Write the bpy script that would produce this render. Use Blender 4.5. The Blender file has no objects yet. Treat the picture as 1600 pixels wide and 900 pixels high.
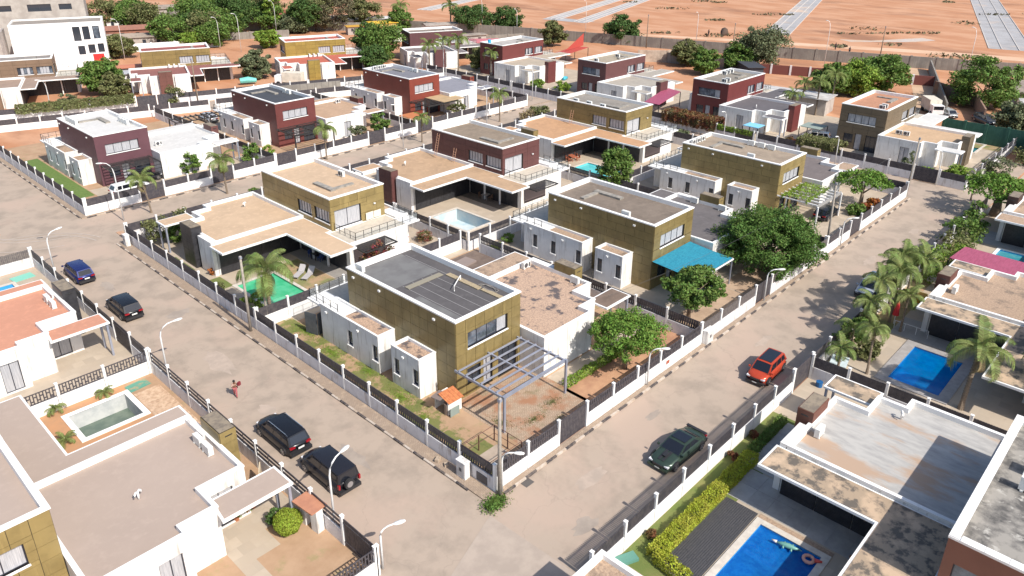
import bpy, math, random
import numpy as np
from mathutils import Matrix, Vector
PI = math.pi
S = 1.16            # model units -> metres, applied to every top-level object at the end
sc = bpy.context.scene
col = sc.collection
# ------------------------------------------------------------------ camera
p, y, r = (math.radians(a) for a in (23.355, 46.737, 0.477))
fw = Vector((math.cos(p)*math.sin(y), math.cos(p)*math.cos(y), -math.sin(p)))
rt = Vector((math.cos(y), -math.sin(y), 0)); up = rt.cross(fw)
rt2 = math.cos(r)*rt + math.sin(r)*up; up2 = -math.sin(r)*rt + math.cos(r)*up
CAM = Vector((-25.61, -25.34, 32.0))
cd = bpy.data.cameras.new('camera'); cam = bpy.data.objects.new('camera', cd); col.objects.link(cam)
m = Matrix.Identity(4)
for i in range(3):
    m[i][0], m[i][1], m[i][2] = rt2[i], up2[i], -fw[i]
m.translation = CAM*S
cam.matrix_world = m
cd.sensor_width = 36; cd.lens = 1201.9/1600*36; cd.shift_y = -(450-371.48)/1600
cd.clip_start = .5; cd.clip_end = 6000
sc.camera = cam
# ------------------------------------------------------------------ world, sun, exposure
SUN_EL, SUN_AZ = 44.5, 182.0
w = bpy.data.worlds.new('World'); sc.world = w; w.use_nodes = True
nt = w.node_tree; bg = nt.nodes['Background']
sky = nt.nodes.new('ShaderNodeTexSky'); sky.sky_type = 'NISHITA'; sky.sun_disc = False
sky.sun_elevation = math.radians(SUN_EL); sky.sun_rotation = math.radians(SUN_AZ)
sky.air_density = 1.0; sky.dust_density = 1.6; sky.ozone_density = 1.0
nt.links.new(sky.outputs[0], bg.inputs[0]); bg.inputs[1].default_value = 0.13
sd = bpy.data.lights.new('sun', 'SUN'); sd.energy = 4.3; sd.angle = math.radians(.5); sd.color = (1, .94, .85)
so = bpy.data.objects.new('sun', sd); col.objects.link(so)
_d = Vector((.035, 1.0, -math.tan(math.radians(SUN_EL))))
so.rotation_euler = _d.to_track_quat('-Z', 'Y').to_euler()
sc.view_settings.view_transform = 'Standard'; sc.view_settings.look = 'None'
sc.view_settings.exposure = 0.38; sc.view_settings.gamma = 1
sc.render.engine = 'CYCLES'; sc.cycles.max_bounces = 6

# ------------------------------------------------------------------ materials
MATS = {}
def srgb(c):
    return tuple((v/12.92 if v <= .04045 else ((v+.055)/1.055)**2.4) for v in (x/255 for x in c))
def mat(name, c, rough=.8, c2=None, scale=1.0, detail=4, mix=(.4, .62), bump=0, bscale=20, metal=0,
        c3=None, s3=.25, m3=(.5, .7), spec=.5, stretch=None, island=0, trans=0, brick=None, wave=None, st3=None, orand=0):
    """Procedural material in object space: base colour c varied towards c2 (and c3) by noise."""
    if name in MATS: return MATS[name]
    M = bpy.data.materials.new(name); M.use_nodes = True; n = M.node_tree; N = n.nodes; L = n.links
    b = N['Principled BSDF']; b.inputs['Roughness'].default_value = rough; b.inputs['Metallic'].default_value = metal
    b.inputs['Specular IOR Level'].default_value = spec
    b.inputs['Base Color'].default_value = (*c, 1)
    tc = N.new('ShaderNodeNewGeometry'); src = tc.outputs['Position']
    if stretch:
        mp = N.new('ShaderNodeMapping'); mp.inputs['Scale'].default_value = stretch; L.new(src, mp.inputs[0]); vec = mp.outputs[0]
    else: vec = src
    cur = None
    def rgb(cc):
        x = N.new('ShaderNodeRGB'); x.outputs[0].default_value = (*cc, 1); return x.outputs[0]
    def noise(s, d, mm, v):
        t = N.new('ShaderNodeTexNoise'); t.inputs['Scale'].default_value = s; t.inputs['Detail'].default_value = d
        t.inputs['Roughness'].default_value = .62; L.new(v, t.inputs['Vector'])
        mr = N.new('ShaderNodeMapRange'); mr.inputs[1].default_value = mm[0]; mr.inputs[2].default_value = mm[1]
        L.new(t.outputs[0], mr.inputs[0]); return mr.outputs[0], t.outputs[0]
    def mixc(f, a, bb):
        x = N.new('ShaderNodeMix'); x.data_type = 'RGBA'; L.new(f, x.inputs[0]); L.new(a, x.inputs[6]); L.new(bb, x.inputs[7]); return x.outputs[2]
    cur = rgb(c)
    if brick:
        bw, bh, mort, cm = brick
        bt = N.new('ShaderNodeTexBrick'); bt.inputs['Scale'].default_value = 1; bt.inputs['Brick Width'].default_value = bw
        bt.inputs['Row Height'].default_value = bh; bt.inputs['Mortar Size'].default_value = mort
        bt.inputs['Color1'].default_value = (*c, 1); bt.inputs['Color2'].default_value = (*[v*.8 for v in c], 1)
        bt.inputs['Mortar'].default_value = (*cm, 1); L.new(vec, bt.inputs['Vector']); cur = bt.outputs[0]
    if c2:
        f, _ = noise(scale, detail, mix, vec); cur = mixc(f, cur, rgb(c2))
    if c3:
        v3 = vec
        if st3:
            mp3 = N.new('ShaderNodeMapping'); mp3.inputs['Scale'].default_value = st3; L.new(src, mp3.inputs[0]); v3 = mp3.outputs[0]
        f, _ = noise(s3, 6, m3, v3); cur = mixc(f, cur, rgb(c3))
    if orand:
        oi = N.new('ShaderNodeObjectInfo'); hs = N.new('ShaderNodeHueSaturation'); mr = N.new('ShaderNodeMapRange')
        mr.inputs[3].default_value = 1-orand; mr.inputs[4].default_value = 1+orand; L.new(oi.outputs['Random'], mr.inputs[0]); L.new(mr.outputs[0], hs.inputs['Value']); L.new(cur, hs.inputs['Color']); cur = hs.outputs[0]
    if island:
        g = N.new('ShaderNodeNewGeometry'); hs = N.new('ShaderNodeHueSaturation')
        mr = N.new('ShaderNodeMapRange'); mr.inputs[3].default_value = 1-island; mr.inputs[4].default_value = 1+island
        L.new(g.outputs['Random Per Island'], mr.inputs[0]); L.new(mr.outputs[0], hs.inputs['Value']); L.new(cur, hs.inputs['Color'])
        mr2 = N.new('ShaderNodeMapRange'); mr2.inputs[3].default_value = .475; mr2.inputs[4].default_value = .52
        L.new(g.outputs['Random Per Island'], mr2.inputs[0]); L.new(mr2.outputs[0], hs.inputs['Hue']); cur = hs.outputs[0]
    if name == 'road_concrete':      # faint cracks and slab joints
        v1 = N.new('ShaderNodeTexVoronoi'); v1.feature = 'DISTANCE_TO_EDGE'; v1.inputs['Scale'].default_value = .16
        nz = N.new('ShaderNodeTexNoise'); nz.inputs['Scale'].default_value = .9; nz.inputs['Detail'].default_value = 8; L.new(vec, nz.inputs['Vector'])
        vm = N.new('ShaderNodeVectorMath'); vm.operation = 'MULTIPLY_ADD'; L.new(nz.outputs['Color'], vm.inputs[0]); vm.inputs[1].default_value = (2.2, 2.2, 0); L.new(vec, vm.inputs[2]); L.new(vm.outputs[0], v1.inputs['Vector'])
        mr = N.new('ShaderNodeMapRange'); mr.inputs[1].default_value = .0; mr.inputs[2].default_value = .007; mr.inputs[3].default_value = .22; mr.inputs[4].default_value = 0; L.new(v1.outputs[0], mr.inputs[0])
        cur = mixc(mr.outputs[0], cur, rgb((.20, .165, .14)))
        wv = N.new('ShaderNodeTexNoise'); wv.inputs['Scale'].default_value = 7; wv.inputs['Detail'].default_value = 6; L.new(vec, wv.inputs['Vector'])
        m2 = N.new('ShaderNodeMapRange'); m2.inputs[1].default_value = .66; m2.inputs[2].default_value = .8; m2.inputs[4].default_value = .5; L.new(wv.outputs[0], m2.inputs[0]); cur = mixc(m2.outputs[0], cur, rgb((.23, .19, .16)))
    L.new(cur, b.inputs['Base Color'])
    if bump or brick or wave:
        bp = N.new('ShaderNodeBump'); bp.inputs['Strength'].default_value = bump or .4; bp.inputs['Distance'].default_value = .03
        if wave:
            wt = N.new('ShaderNodeTexWave'); wt.inputs['Scale'].default_value = wave; L.new(src, wt.inputs[0]); L.new(wt.outputs[1], bp.inputs['Height'])
        elif brick: L.new(bt.outputs[1], bp.inputs['Height']); bp.invert = True
        else:
            _, h = noise(bscale, 3, (.3, .7), vec); L.new(h, bp.inputs['Height'])
        L.new(bp.outputs[0], b.inputs['Normal'])
    if trans:
        tr = N.new('ShaderNodeBsdfTranslucent'); L.new(cur, tr.inputs[0]); ms = N.new('ShaderNodeMixShader'); ms.inputs[0].default_value = trans
        L.new(b.outputs[0], ms.inputs[1]); L.new(tr.outputs[0], ms.inputs[2]); L.new(ms.outputs[0], N['Material Output'].inputs[0])
    MATS[name] = M; return M
def pl(name, rgb255, rough=.7, var=.82, **k):
    """plain paint / render in an albedo close to the sRGB colour given, with slight dirt"""
    c = srgb(rgb255)
    if 'c2' not in k: k['c2'] = tuple(v*var for v in c)
    return mat(name, c, rough, **k)
def glassm(name, c, rough=.08):
    if name in MATS: return MATS[name]
    return mat(name, c, rough, spec=.8)
# albedo values
white = pl('white_render', (226, 224, 221), .8, .82, scale=.8, mix=(.45, .8), bump=.06, bscale=30, c3=srgb((140, 130, 118)), s3=1.0, m3=(.53, .8), st3=(2.6, 2.6, .28))
whiterim = pl('white_coping', (232, 231, 229), .75, .84, scale=1.5, mix=(.5, .8))
lilac = pl('white_fence_render', (215, 213, 214), .85, .84, scale=1.2, mix=(.45, .75), c3=srgb((150, 136, 122)), s3=1.0, m3=(.54, .78), st3=(2.2, 2.2, .5))
concrete = mat('road_concrete', (.395, .315, .25), .9, c2=(.315, .255, .203), scale=.42, detail=12, mix=(.45, .62), c3=(.425, .325, .258), s3=.11, m3=(.5, .62), bump=.12, bscale=9)
side_m = mat('sidewalk_pavers', (.40, .315, .245), .95, brick=(.24, .12, .012, (.22, .15, .10)), c2=(.30, .225, .165), scale=.7, detail=7, mix=(.42, .68), c3=(.46, .35, .25), s3=2.2, m3=(.55, .75))
paver = mat('interlocking_pavers', (.47, .35, .26), .95, brick=(.26, .13, .016, (.25, .18, .11)), c2=(.34, .175, .10), scale=.5, detail=12, mix=(.46, .6), c3=(.17, .155, .075), s3=.45, m3=(.57, .7))
dirt = mat('orange_dirt', (.43, .20, .10), .95, c2=(.51, .275, .16), scale=.16, detail=10, mix=(.42, .6), stretch=(.75,.3,1), c3=(.285, .135, .072), s3=.075, m3=(.53, .66), bump=.5, bscale=1.5)
yard = mat('yard_soil', (.43, .285, .18), .95, c2=(.35, .22, .13), scale=.5, detail=8, mix=(.4, .65), c3=(.30, .25, .12), s3=.9, m3=(.56, .72), bump=.4, bscale=8)
redsoil = mat('red_soil', (.38, .20, .12), .95, c2=(.50, .29, .17), scale=.6, detail=8, mix=(.4, .65), bump=.4, bscale=8)
lawn_m = mat('lawn_turf', (.125, .165, .04), .95, c2=(.20, .19, .065), scale=.6, detail=9, mix=(.42, .7), bump=.6, bscale=30)
drylawn = mat('dry_turf', (.20, .21, .08), .95, c2=(.40, .27, .16), scale=.5, detail=9, mix=(.42, .6), bump=.6, bscale=30)
turf = mat('bright_turf', (.10, .165, .035), .95, c2=(.135, .20, .05), scale=3, detail=5, bump=.4, bscale=40)
deck_l = mat('pale_paving', (.49, .41, .32), .8, c2=(.42, .345, .265), scale=.5, detail=6, brick=(.9, .9, .012, (.44, .36, .28)))
deck_g = mat('grey_paving', (.33, .31, .29), .8, c2=(.27, .25, .235), scale=.5, detail=6, brick=(1.5, 1.5, .02, (.2, .19, .18)))
deck_d = mat('dark_timber_deck', (.075, .068, .07), .7, c2=(.12, .11, .11), scale=3, stretch=(1, 8, 1), brick=(6, .14, .012, (.02, .02, .02)))
deck_b = mat('grey_brown_decking', (.17, .145, .12), .8, c2=(.13, .11, .095), scale=2)
wood_p = mat('pale_timber', (.52, .34, .22), .8, c2=(.62, .45, .31), scale=3, detail=6, brick=(3.5, .16, .01, (.28, .18, .11)))
blackm = mat('black_louvre', (.025, .025, .03), .45, c2=(.04, .04, .045), scale=3)
fence_d = mat('fence_charcoal', (.05, .046, .056), .6, c2=(.085, .075, .08), scale=3)
fence_b = mat('fence_weathered', (.10, .088, .09), .7, c2=(.16, .14, .13), scale=4)
steelw = pl('galvanised_steel', (160, 165, 180), .35, .85, metal=.3)
white_m = pl('white_metal', (225, 226, 226), .4, .92)
dark_m = mat('dark_metal', (.045, .045, .05), .4, metal=.4, c2=(.07, .065, .06), scale=6)
rust = mat('rusty_steel', (.16, .07, .045), .8, c2=(.09, .05, .04), scale=8)
polec = pl('grey_concrete_pole', (158, 150, 140), .9, .8, scale=3)
acw = pl('ac_white', (222, 222, 218), .5, .9, scale=4)
grille = mat('ac_grille', (.07, .07, .08), .5)
g_dark = glassm('window_glass_dark', (.035, .042, .055))
g_mid = mat('window_glass_reflecting', (.14, .17, .21), .06, c2=(.05, .06, .08), scale=.8, mix=(.4, .6), spec=.8)
g_curt = mat('window_with_white_curtain', (.50, .50, .52), .22, c2=(.30, .31, .34), scale=3, stretch=(9, 1, .3), mix=(.35, .65), spec=.6)
g_blue = mat('window_blue', (.05, .07, .15), .1, spec=.8)
framem = mat('window_frame', (.028, .03, .045), .4)
tile = mat('orange_roof_tile', (.50, .19, .07), .8, c2=(.42, .13, .05), scale=5)
gravel_p = mat('roof_gravel_pink', (.52, .36, .255), .95, c2=(.27, .19, .15), scale=7, detail=7, mix=(.42, .68), c3=(.11, .09, .09), s3=.55, m3=(.535, .60), bump=.9, bscale=14)
gravel_b = mat('roof_gravel_beige', (.44, .315, .22), .95, c2=(.28, .195, .14), scale=7, detail=7, mix=(.42, .66), c3=(.19, .145, .11), s3=.6, m3=(.52, .64), bump=.8, bscale=14)
def roofm(name, c, dirty=.72, s=.5, mx=(.4, .68), c3f=1.12):
    c = tuple(v*(.70 if max(c) > .55 else .82) for v in srgb(c)); return mat(name, c, .95, c2=tuple(v*dirty for v in c), scale=s, detail=12, mix=mx, c3=tuple(min(.85, v*c3f) for v in c), s3=1.8, m3=(.5, .7), bump=.15, bscale=12)
leafcols = {
 'bougain': ((.34, .045, .075), (.12, .16, .045)), 'acacia2': ((.075, .15, .03), (.12, .20, .045)), 'acacia': ((.11, .21, .03), (.18, .29, .055)), 'mango': ((.095, .17, .035), (.16, .24, .055)), 'dark': ((.055, .11, .03), (.10, .165, .045)),
 'bright': ((.16, .26, .035), (.25, .34, .06)), 'olive': ((.125, .145, .05), (.21, .21, .09)), 'grey': ((.12, .145, .075), (.19, .21, .11)),
 'yellow': ((.33, .38, .035), (.42, .42, .06)), 'dry': ((.22, .17, .09), (.32, .25, .14)), 'palm': ((.125, .185, .045), (.22, .26, .085)),
 'pink': ((.48, .05, .09), (.60, .10, .12)), 'redleaf': ((.22, .07, .04), (.14, .13, .05)), 'orange': ((.5, .2, .05), (.35, .12, .05))}
def leaf(k):
    a, b = leafcols[k]
    return mat('foliage_'+k, a, .7, c2=b, scale=.9, detail=3, mix=(.35, .65), island=.4, trans=.22, spec=.25)
bark = mat('bark', (.17, .125, .09), .95, c2=(.27, .21, .155), scale=6, bump=.5)
palmbark = mat('palm_bark', (.26, .205, .15), .95, c2=(.16, .12, .09), scale=4, stretch=(1, 1, 5), bump=.5)

# ------------------------------------------------------------------ mesh builder
class B:
    def __init__(s): s.v = []; s.f = []; s.m = []
    def add(s, vs, fs, mi=0):
        o = len(s.v); s.v += [tuple(q) for q in vs]; s.f += [tuple(i+o for i in f) for f in fs]; s.m += [mi]*len(fs); return s
    def box(s, x0, y0, z0, x1, y1, z1, mi=0):
        return s.add([(x0,y0,z0),(x1,y0,z0),(x1,y1,z0),(x0,y1,z0),(x0,y0,z1),(x1,y0,z1),(x1,y1,z1),(x0,y1,z1)],
              [(0,3,2,1),(4,5,6,7),(0,1,5,4),(1,2,6,5),(2,3,7,6),(3,0,4,7)], mi)
    def quad(s, a, b, c, d, mi=0): return s.add([a,b,c,d], [(0,1,2,3)], mi)
    def tube(s, pts, rad, n=6, mi=0, cap=True):
        rs = rad if isinstance(rad, (list, tuple)) else [rad]*len(pts); vs = []; fs = []
        P = [Vector(q) for q in pts]
        for i, q in enumerate(P):
            t = (P[min(i+1, len(P)-1)]-P[max(i-1, 0)]).normalized()
            a = Vector((0,0,1)) if abs(t.z) < .9 else Vector((1,0,0))
            u = t.cross(a).normalized(); v = t.cross(u)
            for k in range(n): vs.append(q+(u*math.cos(2*PI*k/n)+v*math.sin(2*PI*k/n))*rs[i])
        for i in range(len(P)-1):
            for k in range(n): fs.append((i*n+k, i*n+(k+1)%n, (i+1)*n+(k+1)%n, (i+1)*n+k))
        if cap: fs.append(tuple(range(n-1, -1, -1))); fs.append(tuple(range((len(P)-1)*n, len(P)*n)))
        return s.add(vs, fs, mi)
    def poly(s, pts, z, mi=0): return s.add([(a,b,z) for a,b in pts], [tuple(range(len(pts)))], mi)
    def prism(s, pts, z0, z1, mi=0):
        n = len(pts)
        return s.add([(a,b,z0) for a,b in pts]+[(a,b,z1) for a,b in pts], [tuple(range(n-1,-1,-1)), tuple(range(n,2*n))]+[(i,(i+1)%n,n+(i+1)%n,n+i) for i in range(n)], mi)
    def mesh(s, name, mats, smooth=False):
        me = bpy.data.meshes.new(name); me.from_pydata(s.v, [], s.f)
        for q in (mats if isinstance(mats, (list, tuple)) else [mats]): me.materials.append(q)
        me.polygons.foreach_set('material_index', s.m)
        if smooth: me.polygons.foreach_set('use_smooth', [True]*len(s.f))
        me.update(); return me
def new(name, me, parent=None, loc=(0,0,0), rz=0, label=None, cat=None, group=None, kind=None, scale=None):
    o = bpy.data.objects.new(name, me); col.objects.link(o); o.location = loc; o.rotation_euler = (0,0,rz)
    if scale: o.scale = scale if isinstance(scale, (tuple, list)) else (scale,)*3
    if parent: o.parent = parent
    if label: o['label'] = label
    if cat: o['category'] = cat
    if group: o['group'] = group
    if kind: o['kind'] = kind
    return o
def obj(name, b, mats, parent=None, smooth=False, **k): return new(name, b.mesh(name, mats, smooth), parent, **k)
def dup(o, parent=None):
    c = o.copy(); col.objects.link(c); c.parent = parent
    for ch in o.children: dup(ch, c)
    return c
CACHE = {}
def cached(key, fn):
    if key not in CACHE: CACHE[key] = fn()
    return CACHE[key]
def facade(b, ox, oy, ang, L, z0, z1, holes, depth=.16, mi=0):
    ca, sa = math.cos(ang), math.sin(ang)
    T = lambda u, v, z: (ox+u*ca-v*sa, oy+u*sa+v*ca, z)
    xs = sorted({0, L, *[h[0] for h in holes], *[h[1] for h in holes]}); zs = sorted({z0, z1, *[h[2] for h in holes], *[h[3] for h in holes]})
    for i in range(len(xs)-1):
        for j in range(len(zs)-1):
            cx, cz = (xs[i]+xs[i+1])/2, (zs[j]+zs[j+1])/2
            if not any(h[0] < cx < h[1] and h[2] < cz < h[3] for h in holes):
                b.quad(T(xs[i],0,zs[j]), T(xs[i+1],0,zs[j]), T(xs[i+1],0,zs[j+1]), T(xs[i],0,zs[j+1]), mi)
    for h in holes:
        a, c, d, e = h[:4]
        b.quad(T(a,0,e), T(c,0,e), T(c,depth,e), T(a,depth,e), mi); b.quad(T(a,depth,d), T(c,depth,d), T(c,0,d), T(a,0,d), mi)
        b.quad(T(a,0,d), T(a,0,e), T(a,depth,e), T(a,depth,d), mi); b.quad(T(c,depth,d), T(c,depth,e), T(c,0,e), T(c,0,d), mi)
def area(poly): return sum(poly[i][0]*poly[(i+1)%len(poly)][1]-poly[(i+1)%len(poly)][0]*poly[i][1] for i in range(len(poly)))/2
def ccw(poly): return poly if area(poly) > 0 else poly[::-1]
def offset(poly, d):
    """inward offset by d (orthogonal or general convex/concave corners), CCW polygon"""
    out = []; n = len(poly)
    for i in range(n):
        p0, p1, p2 = Vector(poly[i-1]), Vector(poly[i]), Vector(poly[(i+1)%n])
        e1 = (p1-p0).normalized(); e2 = (p2-p1).normalized(); n1 = Vector((-e1.y, e1.x)); n2 = Vector((-e2.y, e2.x))
        k = 1+n1.dot(n2); q = p1+(n1+n2)*(d/max(k, .3)); out.append((q.x, q.y))
    return out
def seen(root, x, y, nx, ny):
    """does a face with local normal (nx,ny) at local x,y look towards the photograph's side?"""
    a = root.rotation_euler[2]; ca, sa = math.cos(a), math.sin(a)
    wx, wy = root.location.x+x*ca-y*sa, root.location.y+x*sa+y*ca
    return (nx*ca-ny*sa)*(CAM.x-wx)+(nx*sa+ny*ca)*(CAM.y-wy) > 0
def panels(parent, root, ox, oy, ang, L, z0, z1, holes, pw, ph, m, stag=0, name='cladding_panel'):
    ca, sa = math.cos(ang), math.sin(ang)
    if not seen(root, ox, oy, sa, -ca): return
    nx_ = max(1, round(L/pw)); nz_ = max(1, round((z1-z0)/ph)); w_ = L/nx_; h_ = (z1-z0)/nz_
    for j in range(nz_):
        edges = [i*w_ for i in range(nx_+1)]
        if stag and j % 2: edges = [0]+[(i+.5)*w_ for i in range(nx_)]+[L]
        for i in range(len(edges)-1):
            rects = [(edges[i], edges[i+1], z0+j*h_, z0+(j+1)*h_)]
            for h in holes:
                nr = []
                for a, b, c, d in rects:
                    if h[0] >= b or h[1] <= a or h[2] >= d or h[3] <= c: nr.append((a,b,c,d)); continue
                    if c < h[2]: nr.append((a,b,c,h[2]))
                    if d > h[3]: nr.append((a,b,h[3],d))
                    cc, dd = max(c,h[2]), min(d,h[3])
                    if a < h[0]: nr.append((a,h[0],cc,dd))
                    if b > h[1]: nr.append((h[1],b,cc,dd))
                rects = nr
            for a, b, c, d in rects:
                ww, hh = round(b-a, 2), round(d-c, 2)
                if ww < .08 or hh < .08: continue
                me = cached(('pan', ww, hh, m.name), lambda: B().box(.012, -.032, .012, ww-.012, -.004, hh-.012).mesh('cladding_panel', m))
                new(name, me, parent, (ox+a*ca, oy+a*sa, c), ang)
def window(parent, ox, oy, ang, u0, u1, z0, z1, n, style='mix', depth=.12, sill=True, fw=.05, rnd=None, sm=None):
    rnd = rnd or random; w_, h_ = round(u1-u0, 2), round(z1-z0, 2)
    ca, sa = math.cos(ang), math.sin(ang)
    def mk():
        b = B(); f = fw
        b.box(0,0,0,w_,.06,f); b.box(0,0,h_-f,w_,.06,h_); b.box(0,0,f,f,.06,h_-f); b.box(w_-f,0,f,w_,.06,h_-f)
        for i in range(1, n): b.box(w_*i/n-f/2,.004,f,w_*i/n+f/2,.056,h_-f)
        return b.mesh('window_frame', framem)
    fo = new('window', cached(('win', w_, h_, n, fw), mk), parent, (ox+u0*ca-depth*sa, oy+u0*sa+depth*ca, z0), ang)
    pw_ = (w_-2*fw)/n
    for i in range(n):
        gm = {'curt2': g_curt, 'curt': g_curt, 'dark': g_dark, 'blue': g_blue, 'mid': g_mid}.get(style) or rnd.choice([g_curt, g_curt, g_dark, g_mid])
        if style == 'curt' and rnd.random() < .15: gm = g_dark
        me = cached(('pane', round(pw_, 2), h_, gm.name), lambda: B().box(0,0,0,pw_,.012,h_-.02).mesh('pane', gm))
        new('pane', me, fo, (fw+i*pw_, .036, .01))
    if sill:
        new('sill', cached(('sill', w_), lambda: B().box(-.06,-.20,-.09,w_+.06,.02,.0).mesh('sill', sm or whiterim)), fo)
    return fo
def block(root, poly, z0, z1, wall, rim, roof, holes=None, rimw=.17, drop=.28, wname='wall', lip=.11, panel=None, stag=0, rimside=.03):
    """orthogonal storey: walls with recessed openings, coping rim, sunk roof. holes: {edge: [(u0,u1,z0,z1,n,style)]}"""
    poly = ccw(poly); holes = holes or {}; b = B(); n = len(poly); fr = []
    for i in range(n):
        a, c = poly[i], poly[(i+1)%n]; L = math.dist(a, c); ang = math.atan2(c[1]-a[1], c[0]-a[0]); fr.append((a[0], a[1], ang, L))
        facade(b, a[0], a[1], ang, L, z0, z1-.02, holes.get(i, []))
    wo = obj(wname, b, wall, root)
    for i, (ox, oy, ang, L) in enumerate(fr):
        for h in holes.get(i, []):
            window(wo, ox, oy, ang, h[0], h[1], h[2], h[3], h[4], h[5], sill=h[2] > .4 and not (len(h) > 6 and h[6] == 0), rnd=random.Random(i*7+int(h[0]*10)))
        if panel: panels(wo, root, ox, oy, ang, L, z0+.02, z1-lip-.01, holes.get(i, []), panel[0], panel[1], panel[2], stag)
    o_, i_ = offset(poly, -(rimside+(.03 if panel else 0))), offset(poly, rimw)
    b = B()
    for k in range(n):
        k2 = (k+1) % n
        b.quad((*o_[k], z1-lip), (*o_[k2], z1-lip), (*o_[k2], z1), (*o_[k], z1))
        b.quad((*o_[k], z1), (*o_[k2], z1), (*i_[k2], z1), (*i_[k], z1))
        b.quad((*i_[k], z1), (*i_[k2], z1), (*i_[k2], z1-drop), (*i_[k], z1-drop), 1)
        b.quad((*poly[k], z1-lip), (*poly[k2], z1-lip), (*o_[k2], z1-lip), (*o_[k], z1-lip))
    obj('parapet', b, [rim, rim], root)
    obj('roof', B().poly(offset(poly, rimw-.01), z1-drop+.002), roof, root)
    return wo, fr
def slab(root, pts, z0, z1, top, side, name='canopy'):
    b = B(); pts = ccw(pts); b.prism(pts, z0, z1, 1); ins = offset(pts, .14)
    o = obj(name, b, [top, side], root); obj('canopy_roof', B().prism(ins, z1+.004, z1+.02), top, o); return o
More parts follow.
